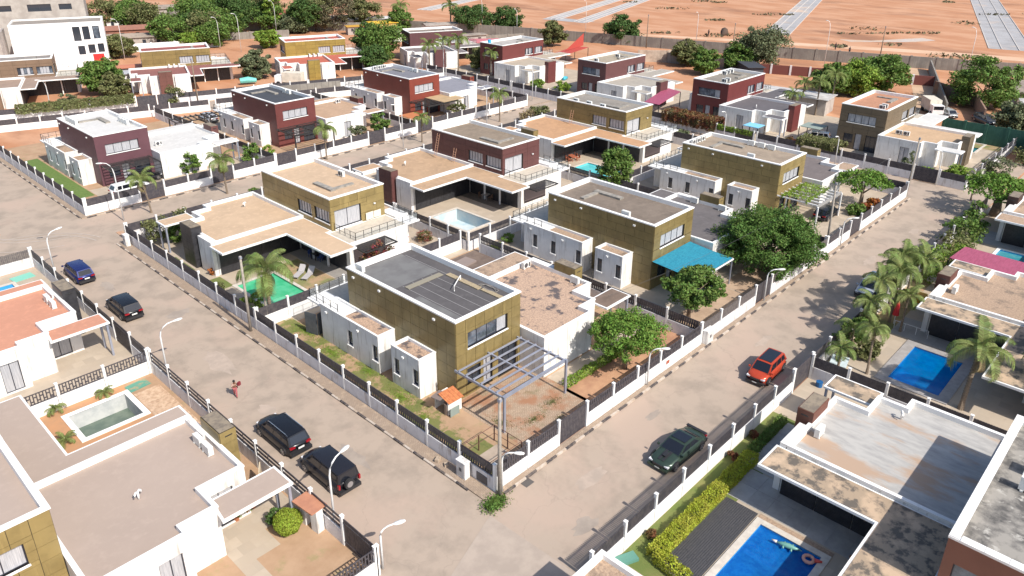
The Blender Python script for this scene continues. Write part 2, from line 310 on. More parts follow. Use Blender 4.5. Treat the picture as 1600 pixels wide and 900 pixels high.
# ------------------------------------------------------------------ houses
HOUSES = {}
def house(key, x, y, rz, label, up, wing, ann=None, oname='house', upm=None, pan=None, stag=0, upholes=None, V=1, twm=None,
          balc=True, annex=True, pergola='steel', canopy=True, endwall=True, carport=True, win='mix', wall_h=6.35, wh=3.4, spots=True, wmat=None,
          shutter=blackm, wingholes=None, tower=True, rsk=1, annw=(1,1,1), wing_on=True, railm=dark_m, ground=True, carz=2.95, cproof=None):
    """one dwelling of the estate. Local frame: two-storey block x 0..6.4, y 0..12.3; low wing on +x, annexes on -x, street front -y"""
    R = new(oname, None, None, (x, y, 0), rz, label, 'house'); R.empty_display_size = .5
    HOUSES[key] = R; rnd = random.Random(key); wm = wmat or white; upm = upm; upw = mat('cladding_joint', (.045,.035,.022), .8) if pan else upm
    uh = {0: [(1.1, 5.05, 3.85, 5.08, 4, win), (1.0, 2.3, .95, 2.2, 2, 'dark', 0), (2.6, 3.5, .02, 2.35, 1, 'curt'), (4.1, 6.0, .02, 2.35, 3, 'dark')],
          1: [(6.65, 9.05, 3.7, 4.97, 5, win), (9.62, 12.08, 3.7, 4.97, 5, win)],
          2: [(.45, 3.5, 3.14, 5.0, 2, 'curt' if win != 'dark' else 'mid')]}
    if upholes is not None: uh = {**uh, **upholes}
    win = win
    wo, fr = block(R, [(0,0),(6.4,0),(6.4,12.3),(0,12.3)], 0, wall_h, upw, whiterim, up, uh, rimw=.26, drop=.42, wname='upper_storey_wall',
                   panel=(pan[0], pan[1], upm) if pan else None, stag=stag)
    if spots:
        sp = B()
        def spm():
            b = B(); b.box(-.04,-.14,-.025,.04,0,.025); b.box(-.10,-.17,-.07,-.02,-.05,.07); b.box(.02,-.17,-.07,.10,-.05,.07); return b.mesh('wall_light', white_m)
        for u in (.9, 4.1, 10.2): new('wall_light', cached('spot', spm), wo, (0, 12.3-u, 5.8), -PI/2)
        new('wall_light', cached('spot', spm), wo, (1.3, 12.34, 4.6), PI)
    if ground:      # ground-floor volume under the balcony
        wo2, _ = block(R, [(0,12.34),(7.0,12.34),(7.0,15.9),(0,15.9)], 0, 3.0, wm, whiterim, mat('balcony_tiles', (.55,.49,.40), .7, c2=(.46,.41,.34), scale=2), {}, rimw=.12, drop=.02, wname='ground_floor_wall', lip=.05)
    # roof furniture that belongs to the house
    b = B()
    if rsk:
        b.box(3.9, 6.6, wall_h-.42, 4.5, 9.8, wall_h-.22); b.box(1.6, 9.2, wall_h-.42, 4.0, 9.65, wall_h-.25)
        obj('roof_kerb', b, mat('roof_upstand', (.33,.30,.26), .9, c2=(.2,.19,.17), scale=2), R)
    if balc:
        def railing(pts, z):
            b = B()
            for i in range(len(pts)-1):
                a, c = Vector(pts[i]), Vector(pts[i+1]); L = (c-a).length; n = max(1, round(L/.95))
                for k in range(n+1):
                    q = a+(c-a)*k/n; b.box(q.x-.022, q.y-.022, z, q.x+.022, q.y+.022, z+.78)
                for zz in (.76, .30): b.tube([(a.x,a.y,z+zz),(c.x,c.y,z+zz)], .022, 4)
            o = obj('balcony_railing', b, railm, R)
            b = B()
            for i in range(len(pts)-1):
                a, c = Vector(pts[i]), Vector(pts[i+1]); b.quad((a.x,a.y,z+.06),(c.x,c.y,z+.06),(c.x,c.y,z+.7),(a.x,a.y,z+.7))
            G = mat('railing_glass', (.6,.66,.66), .05)
            if not G.get('x'):
                G['x'] = 1; n = G.node_tree; ms = n.nodes.new('ShaderNodeMixShader'); ms.inputs[0].default_value = .82; tp = n.nodes.new('ShaderNodeBsdfTransparent')
                n.links.new(n.nodes['Principled BSDF'].outputs[0], ms.inputs[1]); n.links.new(tp.outputs[0], ms.inputs[2]); n.links.new(ms.outputs[0], n.nodes['Material Output'].inputs[0])
            obj('glass_infill', b, G, o)
        railing([(6.1,12.35),(6.1,15.75),(-1.4,15.75),(-1.4,11.9 if annex else 12.4)], 3.02)
        b = B(); b.prism([(-1.6,11.2),(-.03,11.2),(-.03,12.36),(-.0,15.88),(-1.6,15.88)], 2.86, 3.0); obj('balcony_slab', b, whiterim, R)
    if annex:
        a1 = [(-1.62,6.65),(-.035,6.65),(-.035,14.0),(-1.62,14.0)]; a2 = [(-1.62,2.05),(-.035,2.05),(-.035,5.12),(-1.62,5.12)]
        rf = ann or gravel_b; e = 3   # edge 3: x=-1.62 face, runs from y max down
        hs = [h for h, k in zip([(1.15,1.72,.95,2.25,1,'dark'),(3.5,4.1,.95,2.25,1,'dark'),(6.6,7.2,.95,2.25,1,'dark')], annw) if k]
        block(R, a1, 0, 3.2, wm, whiterim, rf, {e: hs}, rimw=.14, drop=.22, wname='annexe_wall', lip=.06)
        block(R, a2, 0, 3.2, wm, whiterim, rf, {e: [(.28,.84,.95,2.25,1,'dark'),(2.36,2.92,.95,2.25,1,'dark')]}, rimw=.14, drop=.22, wname='annexe_wall', lip=.06)
        o = R.children[-3]
        for yy in (13.1, 9.0, 3.7): new('wall_light', CACHE['spot'], wo, (-1.62, yy, 2.75), -PI/2)
    if wing_on:
        if V == 1: poly = [(6.44,-2.4),(12.1,-2.4),(12.1,-1.3),(13.8,-1.3),(13.8,.7),(15.8,.7),(15.8,7.5),(6.44,7.5)]; can = 9.9; cx = 16.4
        else: poly = [(6.44,-2.9),(11.2,-2.9),(11.2,-2.2),(13.1,-2.2),(13.1,-.3),(15.6,-.3),(15.6,6.4),(6.44,6.4)]; can = 8.1; cx = 15.8
        dv = poly[-1][1]
        wh_ = wingholes or {0: [(3.1, 4.3, .1, 2.4, 2, 'curt2')], **({4: [(.1, 1.7, .1, 2.5, 2, 'curt2')]} if V == 2 else {})}
        block(R, poly, 0, wh, wm, whiterim, wing, wh_, rimw=.22, drop=.34, wname='wing_wall')
        if tower:
            t = [(15.62,2.3),(16.62,2.3),(16.62,4.55),(15.62,4.55)] if V == 1 else [(15.6,2.3),(16.6,2.3),(16.6,4.6),(15.6,4.6)]
            b = B(); b.prism(t, 0, 4.1); tm = twm or upm; to = obj('chimney_tower', b, upw if pan else tm, R)
            b = B(); b.prism(offset(t, .05), 4.104, 4.13); obj('tower_cap', b, mat('tower_top', (.27,.22,.16), .9, c2=(.17,.14,.11), scale=2), to)
            b = B(); b.box(15.9,2.26,3.72,16.35,2.33,3.8) if seen(R, 16, 2.3, 0, -1) else b.box(15.9,4.53,3.72,16.35,4.58,3.8); obj('vent_slot', b, dark_m, to)
            if pan:
                t2 = ccw(t)
                for i in range(4):
                    a, c = t2[i], t2[(i+1) % 4]; panels(to, R, a[0], a[1], math.atan2(c[1]-a[1], c[0]-a[0]), math.dist(a, c), .02, 4.1, [], .95, .9, tm)
        if endwall: obj('end_wall', B().box(cx-.55, dv-2.6, 0, cx-.17, dv, 3.38), wm, R)
        if canopy:
            cr = canopy if not isinstance(canopy, bool) else wing
            pts = [(6.44,dv+.02),(cx,dv+.02),(cx,can),(9.9,can),(9.9,17.2),(7.04,17.2),(7.04,12.4),(6.44,12.4)] if V == 1 else [(6.44,dv+.02),(cx,dv+.02),(cx,can),(9.3,can),(9.3,16.4),(7.04,16.4),(7.04,12.4),(6.44,12.4)]
            slab(R, pts, 2.95, 3.12, cr, whiterim)
            # dark louvred shutters under the canopy, one object per leaf
            ybase = dv+.1
            for i in range(4):
                L = (cx-.7-7.3)/4; u = 7.3+i*L
                me = cached(('shut', round(L, 2)), lambda: shut(L)); new('shutter', me, R, (u+L, ybase+.05, .02), PI)
            n = 4; L2 = (15.4-ybase)/n
            for i in range(n):
                me = cached(('shut', round(L2, 2)), lambda: shut(L2)); new('shutter', me, R, (7.08, ybase+(i+1)*L2, .02), -PI/2)
            for yy in (dv+3.0, dv+5.5): obj('post', B().box(7.52,yy,0,7.68,yy+.16,2.95), whiterim, R)
        if carport:
            slab(R, [(poly[3][0] if V == 1 else 12.9, poly[0][1]-.1),(17.0,poly[0][1]-.1),(17.0,poly[0][1]+1.85),(poly[3][0]+.05 if V==1 else 13.15,poly[0][1]+1.85)], carz-.14, carz, cproof or wing, whiterim, 'carport_canopy')
            for yy in (poly[0][1]+.05, poly[0][1]+1.6): obj('post', B().box(16.75,yy,0,16.9,yy+.15,carz-.14), steelw, R)
    if pergola: pergo(R, pergola)
    return R
def shut(L):
    b = B(); b.box(.02,-.03,0,L-.02,.03,2.85)
    for k in range(26): b.box(.06,-.05,.08+k*.105,L-.06,-.03,.13+k*.105)
    return b.mesh('shutter', blackm)
def pergo(R, style):
    z = 2.75
    if style in ('steel', 'dark'):
        m_ = steelw if style == 'steel' else dark_m
        po = new('pergola', None, R)
        for xx in (-.2, 3.0, 6.05): obj('beam', B().box(xx-.06,-4.62,z-.16,xx+.06,-.06,z), m_, po)
        me = B().box(-.2,-.055,z+.004,6.12,.055,z+.10).mesh('rafter', m_)
        for i in range(6): new('rafter', me, po, (0, -.45-i*.72, 0))
        obj('front_beam', B().box(-.26,-4.72,z-.2,6.14,-4.62,z+.06), m_, po)
        for xx in (-.2, 6.05): obj('post', B().box(xx-.08,-4.86,0,xx+.08,-4.722,z+.06), m_, po)
    elif style == 'awning':
        aw = mat('blue_shade_cloth', (.015,.20,.31), .8, c2=(.03,.30,.42), scale=2.2, stretch=(1.5,5,1), trans=.12, bump=.4, bscale=4)
        b = B(); n = 14
        for i in range(n):
            for j in range(8):
                P = lambda i, j: (i/n*6.3-.1, -.1-j/8*4.5, 2.95-.28*j/8+.05*math.sin(i*2.1)*math.sin(PI*j/8))
                b.quad(P(i,j), P(i+1,j), P(i+1,j+1), P(i,j+1))
        po = new('pergola', None, R)
        obj('shade_cloth', b, aw, po, True)
        for xx in (-.1, 6.2): obj('post', B().box(xx-.05,-4.6,0,xx+.05,-4.5,2.7), steelw, po)
        obj('front_beam', B().box(-.15,-4.68,2.5,6.3,-4.6,2.62), whiterim, po)
        me = B().tube([(0,-.1,2.9),(0,-4.6,2.6)], .03, 4).mesh('rafter', dark_m)
        for i in range(5): new('rafter', me, po, (i*1.55, 0, -.04))
    elif style == 'vine':
        po = new('pergola', None, R)
        me = B().box(-.06,-4.6,z,.06,-.06,z+.12).mesh('rafter', whiterim)
        for i in range(7): new('rafter', me, po, (.1+i*.95, 0, 0))
        obj('front_beam', B().box(-.26,-4.75,z-.2,6.3,-4.6,z+.1), mat('grey_beam', (.3,.29,.28), .8), po)
        for xx in (-.2, 6.1): obj('post', B().box(xx-.08,-4.9,0,xx+.08,-4.76,z), whiterim, po)
    elif style == 'slats':
        po = new('pergola', None, R)
        for xx in (.2, 3.0, 5.9): obj('beam', B().box(xx-.05,-3.6,2.6,xx+.05,-.06,2.72), dark_m, po)
        me = B().box(.2,-.05,2.73,5.95,.05,2.78).mesh('slat', dark_m)
        for i in range(9): new('slat', me, po, (0, -.35-i*.38, 0))
        for k in range(5): new('slat', me, po, (0, -3.5, -2.2+k*.45))
        for xx in (.2, 5.9): obj('post', B().box(xx-.06,-3.7,0,xx+.06,-3.62,2.72), dark_m, po)
def side_pergola(k):
    po = new('pergola', None, HOUSES[k]); 
    for ly in (15.95, 17.85): obj('beam', B().box(2.85,ly-.05,2.5,6.6,ly+.05,2.62), dark_m, po)
    for lx in (2.9, 6.55): obj('beam', B().box(lx-.05,16.01,2.5,lx+.05,17.79,2.62), dark_m, po)
    me = B().box(2.96,-.03,2.63,6.49,.03,2.67).mesh('slat', dark_m)
    for i in range(10): new('slat', me, po, (0, 16.1+i*.17, 0))
    obj('screen', B().box(2.9,15.94,.6,6.5,15.97,2.45), mat('screen_brown', (.13,.10,.10), .8), po)
def to_world(k, lx, ly):
    R = HOUSES[k]; a = R.rotation_euler[2]; return (R.location.x+lx*math.cos(a)-ly*math.sin(a), R.location.y+lx*math.sin(a)+ly*math.cos(a))
GA, GB = PI, 0
gold = lambda n, c, d=.8: mat(n, srgb(c), .42, c2=tuple(v*d for v in srgb(c)), scale=.9, detail=6, mix=(.42,.68), metal=.08, c3=tuple(v*1.3 for v in srgb(c)), s3=1.0, m3=(.56,.75), st3=(1.6,1.6,.22), orand=.07)
brn = lambda n, c, d=.85: mat(n, tuple(v*.86 for v in srgb(c)), .6, c2=tuple(v*d*.86 for v in srgb(c)), scale=.7, detail=6, mix=(.42,.68))
G1 = gold('gold_cladding', (133,117,76), .76); G2 = gold('gold_cladding_bright', (144,126,82), .8); G3 = gold('gold_cladding_olive', (131,114,73), .76)
NOANN = dict(annex=False)
felt = roofm('roof_felt_dark', (104,100,101), .8, .35); 
house('H1', 4.6, 8.25, 0, 'gold panelled corner house with dark felt roof and bare grey steel pergola', felt, gravel_p, gravel_p, upm=G1, pan=(.92,.9), win='mid2', annw=(0,1,1), cproof=roofm('carport_brown', (140,120,106)), canopy=gravel_b, rsk=0, twm=G1, wingholes={0: []})
house('H3', 28.35, 8.25, 0, 'gold panelled house with a bright blue shade awning on its street front', roofm('roof_greybrown', (146,131,117), .7), roofm('roof_grey_dark', (122,116,116), .8), gravel_b, upm=G3, pan=(1.9,.8), stag=1, pergola='awning', win='curt', twm=G3, wingholes={0: []}, carport=False)
house('H5', 52.65, 8.25, 0, 'gold panelled house with vine covered pergola beyond the large spreading tree', roofm('roof_taupe', (178,160,140), .75), roofm('roof_grey_flat', (132,122,120), .85), gravel_b, upm=G2, pan=(1.9,.8), stag=1, pergola='vine', win='curt', twm=G2, wingholes={0: []}, cproof=gravel_b)
beige = roofm('roof_beige', (222,192,160), .86, .3)
house('H2', 18.6, 46.4, PI, 'gold panelled house with smooth beige roofs behind the bright green pool', beige, beige, beige, upm=G2, pan=(1.9,.8), stag=1, twm=blackm, win='curt', pergola=None)
house('H4', 42.1, 46.3, PI, 'dark brown panelled house with two ladders leaning on its wall and an empty pool', roofm('roof_stone', (160,143,124), .75), roofm('roof_sand', (208,174,140), .8), gravel_b, upm=brn('brown_cladding', (100,62,60)), pan=(1.9,.8), win='curt', pergola=None)
house('H6', 66.3, 46.3, PI, 'gold panelled house with one ladder on its wall and a turquoise pool', roofm('roof_pale_grey', (168,160,150), .72), roofm('roof_sand2', (214,168,128), .85), gravel_b, upm=G3, pan=(1.9,.8), stag=1, win='curt', pergola=None)
house('H7', 4.75, 72.0, 0, 'purple brown plastered house with brilliant white roofs at the street crossing', roofm('roof_white', (232,230,226), .9), roofm('roof_white', (232,230,226)), gravel_b, upm=brn('plum_plaster', (104,68,76)), win='curt', pergola='slats', twm=brn('brown_tower', (110,72,68)), wingholes={0: [(3.0,4.6,.1,2.3,2,'curt')]}, rsk=1)
house('H8', 28.7, 71.5, 0, 'red brown plastered house with dark grey roof and black metal pergola', roofm('roof_slate', (76,80,88), .85), roofm('roof_tan', (206,172,142), .85), gravel_b, upm=brn('redbrown_plaster', (112,58,55)), win='curt', pergola='dark', twm=brn('brown_tower2', (100,52,48)))
house('H9', 52.7, 71.3, 0, 'rust red plastered house with grey roofs and a tan awning over its terrace', roofm('roof_grey_blue', (138,138,146), .85), roofm('roof_grey_blue2', (156,156,166), .88), gravel_b, upm=brn('rust_plaster', (134,62,48)), win='curt', pergola='dark', twm=brn('rust_tower', (130,62,48)))
Q = -PI/2
house('H13', 86.3, 15.1, Q, 'grey brown panelled house with salmon coloured roof at the far end of the street', roofm('roof_salmon', (206,150,118), .85), roofm('roof_tan3', (216,182,146), .88), None, upm=brn('greygold_cladding', (116,102,82)), pan=(1.9,.8), win='curt', annex=False, pergola=None, canopy=roofm('roof_white', (232,230,226)), carport=True, cproof=roofm('roof_white', (232,230,226)), shutter=blackm)
house('H12', 86.3, 39.5, Q, 'crimson brown plastered house behind the reddish flowering hedge', roofm('roof_stone2', (158,150,138), .75), roofm('roof_grey_dark2', (112,108,112), .85), None, upm=brn('crimson_plaster', (112,50,48)), win='mix', pergola=None)
house('H11', 86.3, 63.7, Q, 'dark maroon plastered house with beige roof and white low wing next to the pink awning', roofm('roof_putty', (186,172,150), .82), roofm('roof_putty2', (190,182,170), .85), None, upm=brn('maroon_plaster', (104,66,66)), win='mix', pergola=None)
house('H10', 86.5, 89.6, Q, 'reddish brown plastered house with pale roof and a small blue tank on it', roofm('roof_pale', (196,190,184), .8), roofm('roof_pale2', (200,186,166), .85), None, upm=brn('brickred_plaster', (112,56,54)), win='mix', pergola=None)
QR = Q-math.radians(20.8)
house('H14', 9.6, 140.4, QR, 'tan brown panelled house at the left edge with grey patched roof', roofm('roof_patched', (160,152,146), .7), roofm('roof_taupe3', (178,154,138), .85), None, upm=brn('tan_cladding', (132,108,88)), pan=(1.9,.8), win='blueish', annex=False, pergola=None)
house('H15', 34.9, 131.6, QR, 'olive gold panelled house with dusty red roof in the far back row', roofm('roof_dusty_red', (164,92,86), .85), roofm('roof_dusty_red2', (158,104,98), .85), None, upm=gold('gold_dull', (136,116,72)), pan=(1.9,.8), win='curt', pergola=None, twm=brn('brown_tower3', (116,76,68)))
house('H16', 60.2, 122.8, QR, 'gold panelled house with salmon red roofs beside the big round tree', roofm('roof_salmon_red', (196,106,88), .88), roofm('roof_salmon_red2', (204,112,92), .88), None, upm=gold('gold_mid', (150,128,66)), pan=(1.9,.8), win='curt', pergola=None)
house('H17', 86.4, 114.9, QR-.03, 'plum coloured plastered house with stony grey roof in the far back row', roofm('roof_stone3', (156,142,132), .78), roofm('roof_stone4', (140,130,130), .85), None, upm=brn('plum_plaster2', (98,60,62)), win='curt', pergola=None)
smooth = roofm('roof_smooth_taupe', (198,178,164), .93, .2, c3f=1.04)
house('BL', -26.5, 9.1, 0, 'gold panelled house with smooth taupe roofs in the bottom left corner', smooth, smooth, None, upm=G2, pan=(.92,.9), V=2, win='curt', annex=False, pergola=None, balc=False, rsk=0)
salm = roofm('roof_salmon_smooth', (222,160,132), .92, .25)
house('CL', -26.5, 34.4, 0, 'white house with smooth salmon pink roof at the left edge of the photo', salm, salm, None, upm=G2, V=2, win='curt', annex=False, pergola=None, balc=False, twm=blackm, rsk=0)
wconc = mat('roof_weathered_white', (.44,.425,.40), .9, c2=(.31,.30,.29), scale=1.6, detail=12, stretch=(1.3,.4,1), mix=(.42,.7), c3=(.42,.30,.215), s3=.32, m3=(.5,.6))
mould = mat('roof_mouldy', (.37,.28,.195), .95, c2=(.13,.11,.09), scale=1.1, detail=8, mix=(.47,.56), c3=(.52,.38,.26), s3=.6, m3=(.5,.62), bump=.3, bscale=20)
rubble = mat('roof_rubble_grey', (.30,.28,.25), .95, c2=(.10,.095,.09), scale=.8, detail=9, mix=(.42,.6), c3=(.46,.44,.40), s3=1.5, m3=(.6,.7), bump=.4, bscale=10)
house('BR', 19.3, -28.0, PI/2, 'brown house in the bottom right corner with weathered white roof and coping slabs', rubble, wconc, None, upm=brn('brown_panel_plain', (128,82,66)), win='dark', annex=False, pergola=None, canopy=mould, balc=False, twm=brn('brown_tower4', (118,74,60)), cproof=mould, rsk=0)
house('CR', 45.4, -28.2, PI/2, 'house with beige gravel roof and dark louvred terrace behind the blue street side pool', gravel_b, gravel_b, None, upm=brn('brown_panel_plain2', (122,78,66)), win='dark', annex=False, pergola=None, canopy=mould, balc=False, twm=brn('brown_tower5', (106,66,58)), cproof=mould)
house('DR', 71.0, -27.6, PI/2, 'house at the right edge with dark terrace posts beyond the pink shade roof', gravel_b, gravel_b, None, upm=brn('brown_panel_plain3', (122,78,66)), win='dark', annex=False, pergola=None, canopy=gravel_b, balc=False, twm=brn('brown_tower6', (80,58,50)), cproof=gravel_b)
for k_ in ('H2','H4','H6'): side_pergola(k_)
# ------------------------------------------------------------------ ground, roads, yards
_lv = {}
def sheet(name, rects, m, lv, holes=(), kind='structure', z=None):
    """flat sheet made of rectangles minus rectangular holes, lv*4 mm above the terrain"""
    b = B(); z = lv*.005 if z is None else z
    for (x0, y0, x1, y1) in rects:
        xs = sorted({x0, x1, *[v for h in holes for v in (h[0], h[2]) if x0 < v < x1]}); ys = sorted({y0, y1, *[v for h in holes for v in (h[1], h[3]) if y0 < v < y1]})
        for i in range(len(xs)-1):
            for j in range(len(ys)-1):
                cx, cy = (xs[i]+xs[i+1])/2, (ys[j]+ys[j+1])/2
                if not any(h[0] < cx < h[2] and h[1] < cy < h[3] for h in holes):
                    b.quad((xs[i],ys[j],z), (xs[i+1],ys[j],z), (xs[i+1],ys[j+1],z), (xs[i],ys[j+1],z))
    return obj(name, b, m, kind=kind)
def polysheet(name, pts, m, lv, kind='structure'): return obj(name, B().poly(ccw(pts), lv*.005), m, kind=kind)
POOLS = {'H2': (2.75,30.1,6.45,35.7), 'H4': (26.25,30.1,29.95,35.7), 'H6': (50.4,30.1,54.2,35.7), 'BL': (-14.9,22.6,-11.2,25.8), 'CL': (-14.9,47.4,-11.3,50.6),
         'BR': (2.3,-16.2,8.5,-12.7), 'CR': (28.9,-16.0,34.9,-12.5), 'DR': (54.6,-16.2,61.2,-12.4), 'H13': (97.0,-.6,102.4,3.0)}
ph = list(POOLS.values())
sheet('ground', [(-160,-160,1500,1500)], dirt, 0, ph)
W2 = (-8.55, 0)
sheet('road', [(-8.55,-60,-1.5,110),(-1.5,-8.15,0,110),(0,-8.15,78.2,0),(70.55,0,78.2,53),(0,53,78.2,63.2),(72.3,63.2,78.2,98),(-60,-9,-8.55,0),(-60,53.1,-8.55,64),(78.2,-8,96,-4.2)], concrete, 1)
# yards: rectangles per plot
sheet('yard', [(.1,.1,24,26.2),(-40,.1,-8.6,27.3)], yard, 1, ph)
sheet('paved_yard', [(24,.1,70.4,26.2),(.1,26.2,70.4,52.9),(-40,27.4,-8.6,53),(-1.2,-40,130,-8.25),(78.4,-4,103,98)], deck_l, 1.2, ph)
sheet('rear_yard', [(.1,63.4,72.2,98)], yard, 1.3, ph)
sheet('paving', [(4.2,.2,11.2,8.1)], paver, 2)
sheet('paving', [(.2,.2,4.15,6.4)], yard, 2); 
sheet('garden_soil', [(10.9,.2,23.9,3.7)], redsoil, 2)
sheet('path', [(11.25,3.75,23.9,5.7)], deck_l, 2)
sheet('courtyard', [(14.6,16.0,23.7,26)], mat('brown_courtyard', (.135,.10,.085), .9, c2=(.18,.135,.11), scale=1), 2)
sheet('garden_soil', [(33.8,.2,46,4.2),(24.1,.2,33.7,3.9)], mat('pale_soil', (.46,.33,.23), .95, c2=(.36,.25,.17), scale=.6, detail=8, bump=.3), 2)
sheet('side_lane', [(23.95,5,26.6,26)], deck_g, 2)
sheet('garden_strip', [(.14,.25,2.95,6.35),(.14,6.42,3.0,26.9)], mat('patchy_lawn', (.17,.175,.055), .95, c2=(.40,.26,.16), scale=.42, detail=7, mix=(.47,.55), c3=(.10,.13,.035), s3=1.1, m3=(.56,.7), bump=.6, bscale=25), 2.6); sheet('lawn', [(.2,36,2.6,38.6)], lawn_m, 2); sheet('lawn', [(.2,26.4,2.4,33.2)], drylawn, 2.2)
sheet('lawn', [(6.75,30.2,9.8,36.9)], drylawn, 2.3); sheet('terrace', [(9.95,30.2,12.0,39.2)], deck_g, 2.4); sheet('terrace', [(33.3,31.4,35.5,39.2)], deck_b, 2.4)
sheet('terrace', [(57.6,31.4,59.8,39.2)], deck_b, 2.4)
sheet('lawn', [(-3.9+4,41.6,1.7,45.8)], lawn_m, 2.5)
sheet('lawn', [(.3,69.6,2.9,90)], turf, 2.2); sheet('driveway', [(3.0,66,24,71.8)], deck_l, 2.1)
sheet('patio', [(-13.3,27.5,-8.7,34.2)], deck_l, 2.3)
sheet('patio', [(-13.4,.2,-12.45,5.5),(-13.4,5.5,-11.0,7.1),(-13.4,7.1,-8.8,9.2)], deck_l, 2.4)
sheet('timber_deck', [(-10.75,15.5,-8.95,25.3)], wood_p, 2.1); sheet('garden_soil', [(-20,17,-10.8,27.1)], mat('orange_yard', (.50,.26,.13), .95, c2=(.42,.24,.13), scale=.8, detail=8, bump=.4, bscale=8), 2.7, ph)
sheet('lawn', [(.9,-10.8,19.0,-8.3),(.9,-19.8,2.0,-10.8)], lawn_m, 2); sheet('timber_deck', [(2.15,-12.2,9.2,-10.2),(-1,-16,1.9,-12)], mat('deck_shadow_gap', (.02,.02,.022), .9), 3); b = B(); rd_ = random.Random(4)
for i in range(16):
    x = 2.17+rd_.uniform(0, 2)
    yy = -12.18+i*.125; b.box(2.17,yy,.016,x,yy+.105,.035+rd_.uniform(0,.004)); b.box(x+.01,yy,.016,9.18,yy+.105,.035+rd_.uniform(0,.004))
for i in range(24): yy = -15.98+i*.125; b.box(-.98,yy,.016,1.88,yy+.105,.036)
obj('deck_boards', b, mat('deck_board_dark', (.05,.05,.056), .6, c2=(.085,.08,.082), scale=3, stretch=(1,9,1), detail=6), bpy.data.objects['timber_deck.001'] if 'timber_deck.001' in bpy.data.objects else None, kind='stuff')
sheet('terrace', [(9.45,-19.4,12.5,-10.0),(12.6,-11.6,18.5,-9.6)], mat('terrace_grey_tiles', (.40,.39,.38), .75, c2=(.34,.33,.32), scale=1, brick=(1.5,1.2,.02,(.28,.27,.26))), 2.2)
tg = mat('terrace_slab', (.40,.385,.365), .75, c2=(.33,.315,.30), scale=1.2, detail=8, orand=.06); TS = bpy.data.objects.get('terrace.003') or [o for o in col.objects if o.name.startswith('terrace')][-1]
for (x0, y0, nx_, ny_, sx, sy) in ((9.47, -19.38, 2, 8, 1.5, 1.16), (12.62, -11.58, 4, 2, 1.46, .98)):
    me = B().box(.012,.012,0,sx-.012,sy-.012,.014).mesh('paving_slab', tg)
    for i in range(nx_):
        for j in range(ny_): new('paving_slab', me, TS, (x0+i*sx, y0+j*sy, .0115))
sheet('gravel_strip', [(8.78,-16.6,9.3,-12.3)], gravel_b, 3.2)
sheet('terrace', [(35.9,-24,39.5,-9.6)], mat('terrace_grey_tiles', (.4,.39,.38)), 2.3)
sheet('lawn', [(34.8,-10.2,45.5,-8.4)], drylawn, 2.4); sheet('lawn', [(45.6,-9.8,62,-8.4)], drylawn, 2.5)
sheet('terrace', [(61.9,-24,66,-9.9)], mat('terrace_grey_tiles', (.4,.39,.38)), 2.6)
sheet('lawn', [(100,-4.1,103,8)], drylawn, 2.8)
polysheet('road', [(-8,111.3),(78,84.2),(78,91.3),(-8,118.8)], concrete, 1.9)
sheet('paved_yard', [(24,84,47,92)], deck_l, 2.9)
_rp = random.Random(5); patch_d = mat('road_patch_dark', (.30,.25,.21), .9, c2=(.36,.30,.25), scale=.9, detail=9, mix=(.4,.6)); patch_l = mat('road_patch_pale', (.44,.35,.285), .9, c2=(.37,.30,.245), scale=.9, detail=9, mix=(.4,.6))
for i, (x, y_, a, c) in enumerate([(-4.6,25,.9,2.2),(-3.2,34.5,1.2,.7),(-5.2,16.8,.6,.9),(-3.9,8.6,.5,1.6),(4.8,-3.4,1.5,.5),(12.8,-2.6,.9,.35),(27.5,-3.4,1.4,.4),(35.5,-4.6,1.8,.5),(49,-3.8,1.6,.5),(-5.4,44,.5,1.4),(60,-4.4,1.1,.5),(1.6,-5.6,1.0,.6)]):
    pts = [(x+a*math.cos(t*PI/9)*_rp.uniform(.6,1.15), y_+c*math.sin(t*PI/9)*_rp.uniform(.6,1.15)) for t in range(18)]; polysheet('road_patch', pts, patch_d if i % 2 else patch_l, 2+.1*i)
polysheet('road_patch', [(-1.6,-1.2),(-8.4,-3.6),(-8.4,-8.9),(-1.4,-8.9)], mat('road_slab_pale', (.42,.345,.285), .9, c2=(.36,.295,.245), scale=.6, detail=10, mix=(.42,.6)), 3.6)
tm_k = mat('tyre_mark', (.45,.385,.33), .9, c2=(.39,.33,.28), scale=2)
for k, (cx, cy, rr, a0, a1) in enumerate([(-1.5,68,9.0,3.3,4.5),(-1.5,68,9.8,3.35,4.6),(-2.5,67.5,11.2,3.5,4.5),(-9.5,54,7.4,.2,1.4),(-9.5,54,8.1,.25,1.5)]):
    p1 = [(cx+rr*math.cos(a0+(a1-a0)*t/20), cy+rr*math.sin(a0+(a1-a0)*t/20)) for t in range(21)]; p2 = [(cx+(rr+.16)*math.cos(a0+(a1-a0)*t/20), cy+(rr+.16)*math.sin(a0+(a1-a0)*t/20)) for t in range(20,-1,-1)]
    b = B(); b.add([(u,v,.022+.001*k) for u, v in p1+p2], [(t,t+1,40-t,41-t) for t in range(20)]); obj('tyre_marks', b, tm_k, kind='structure')
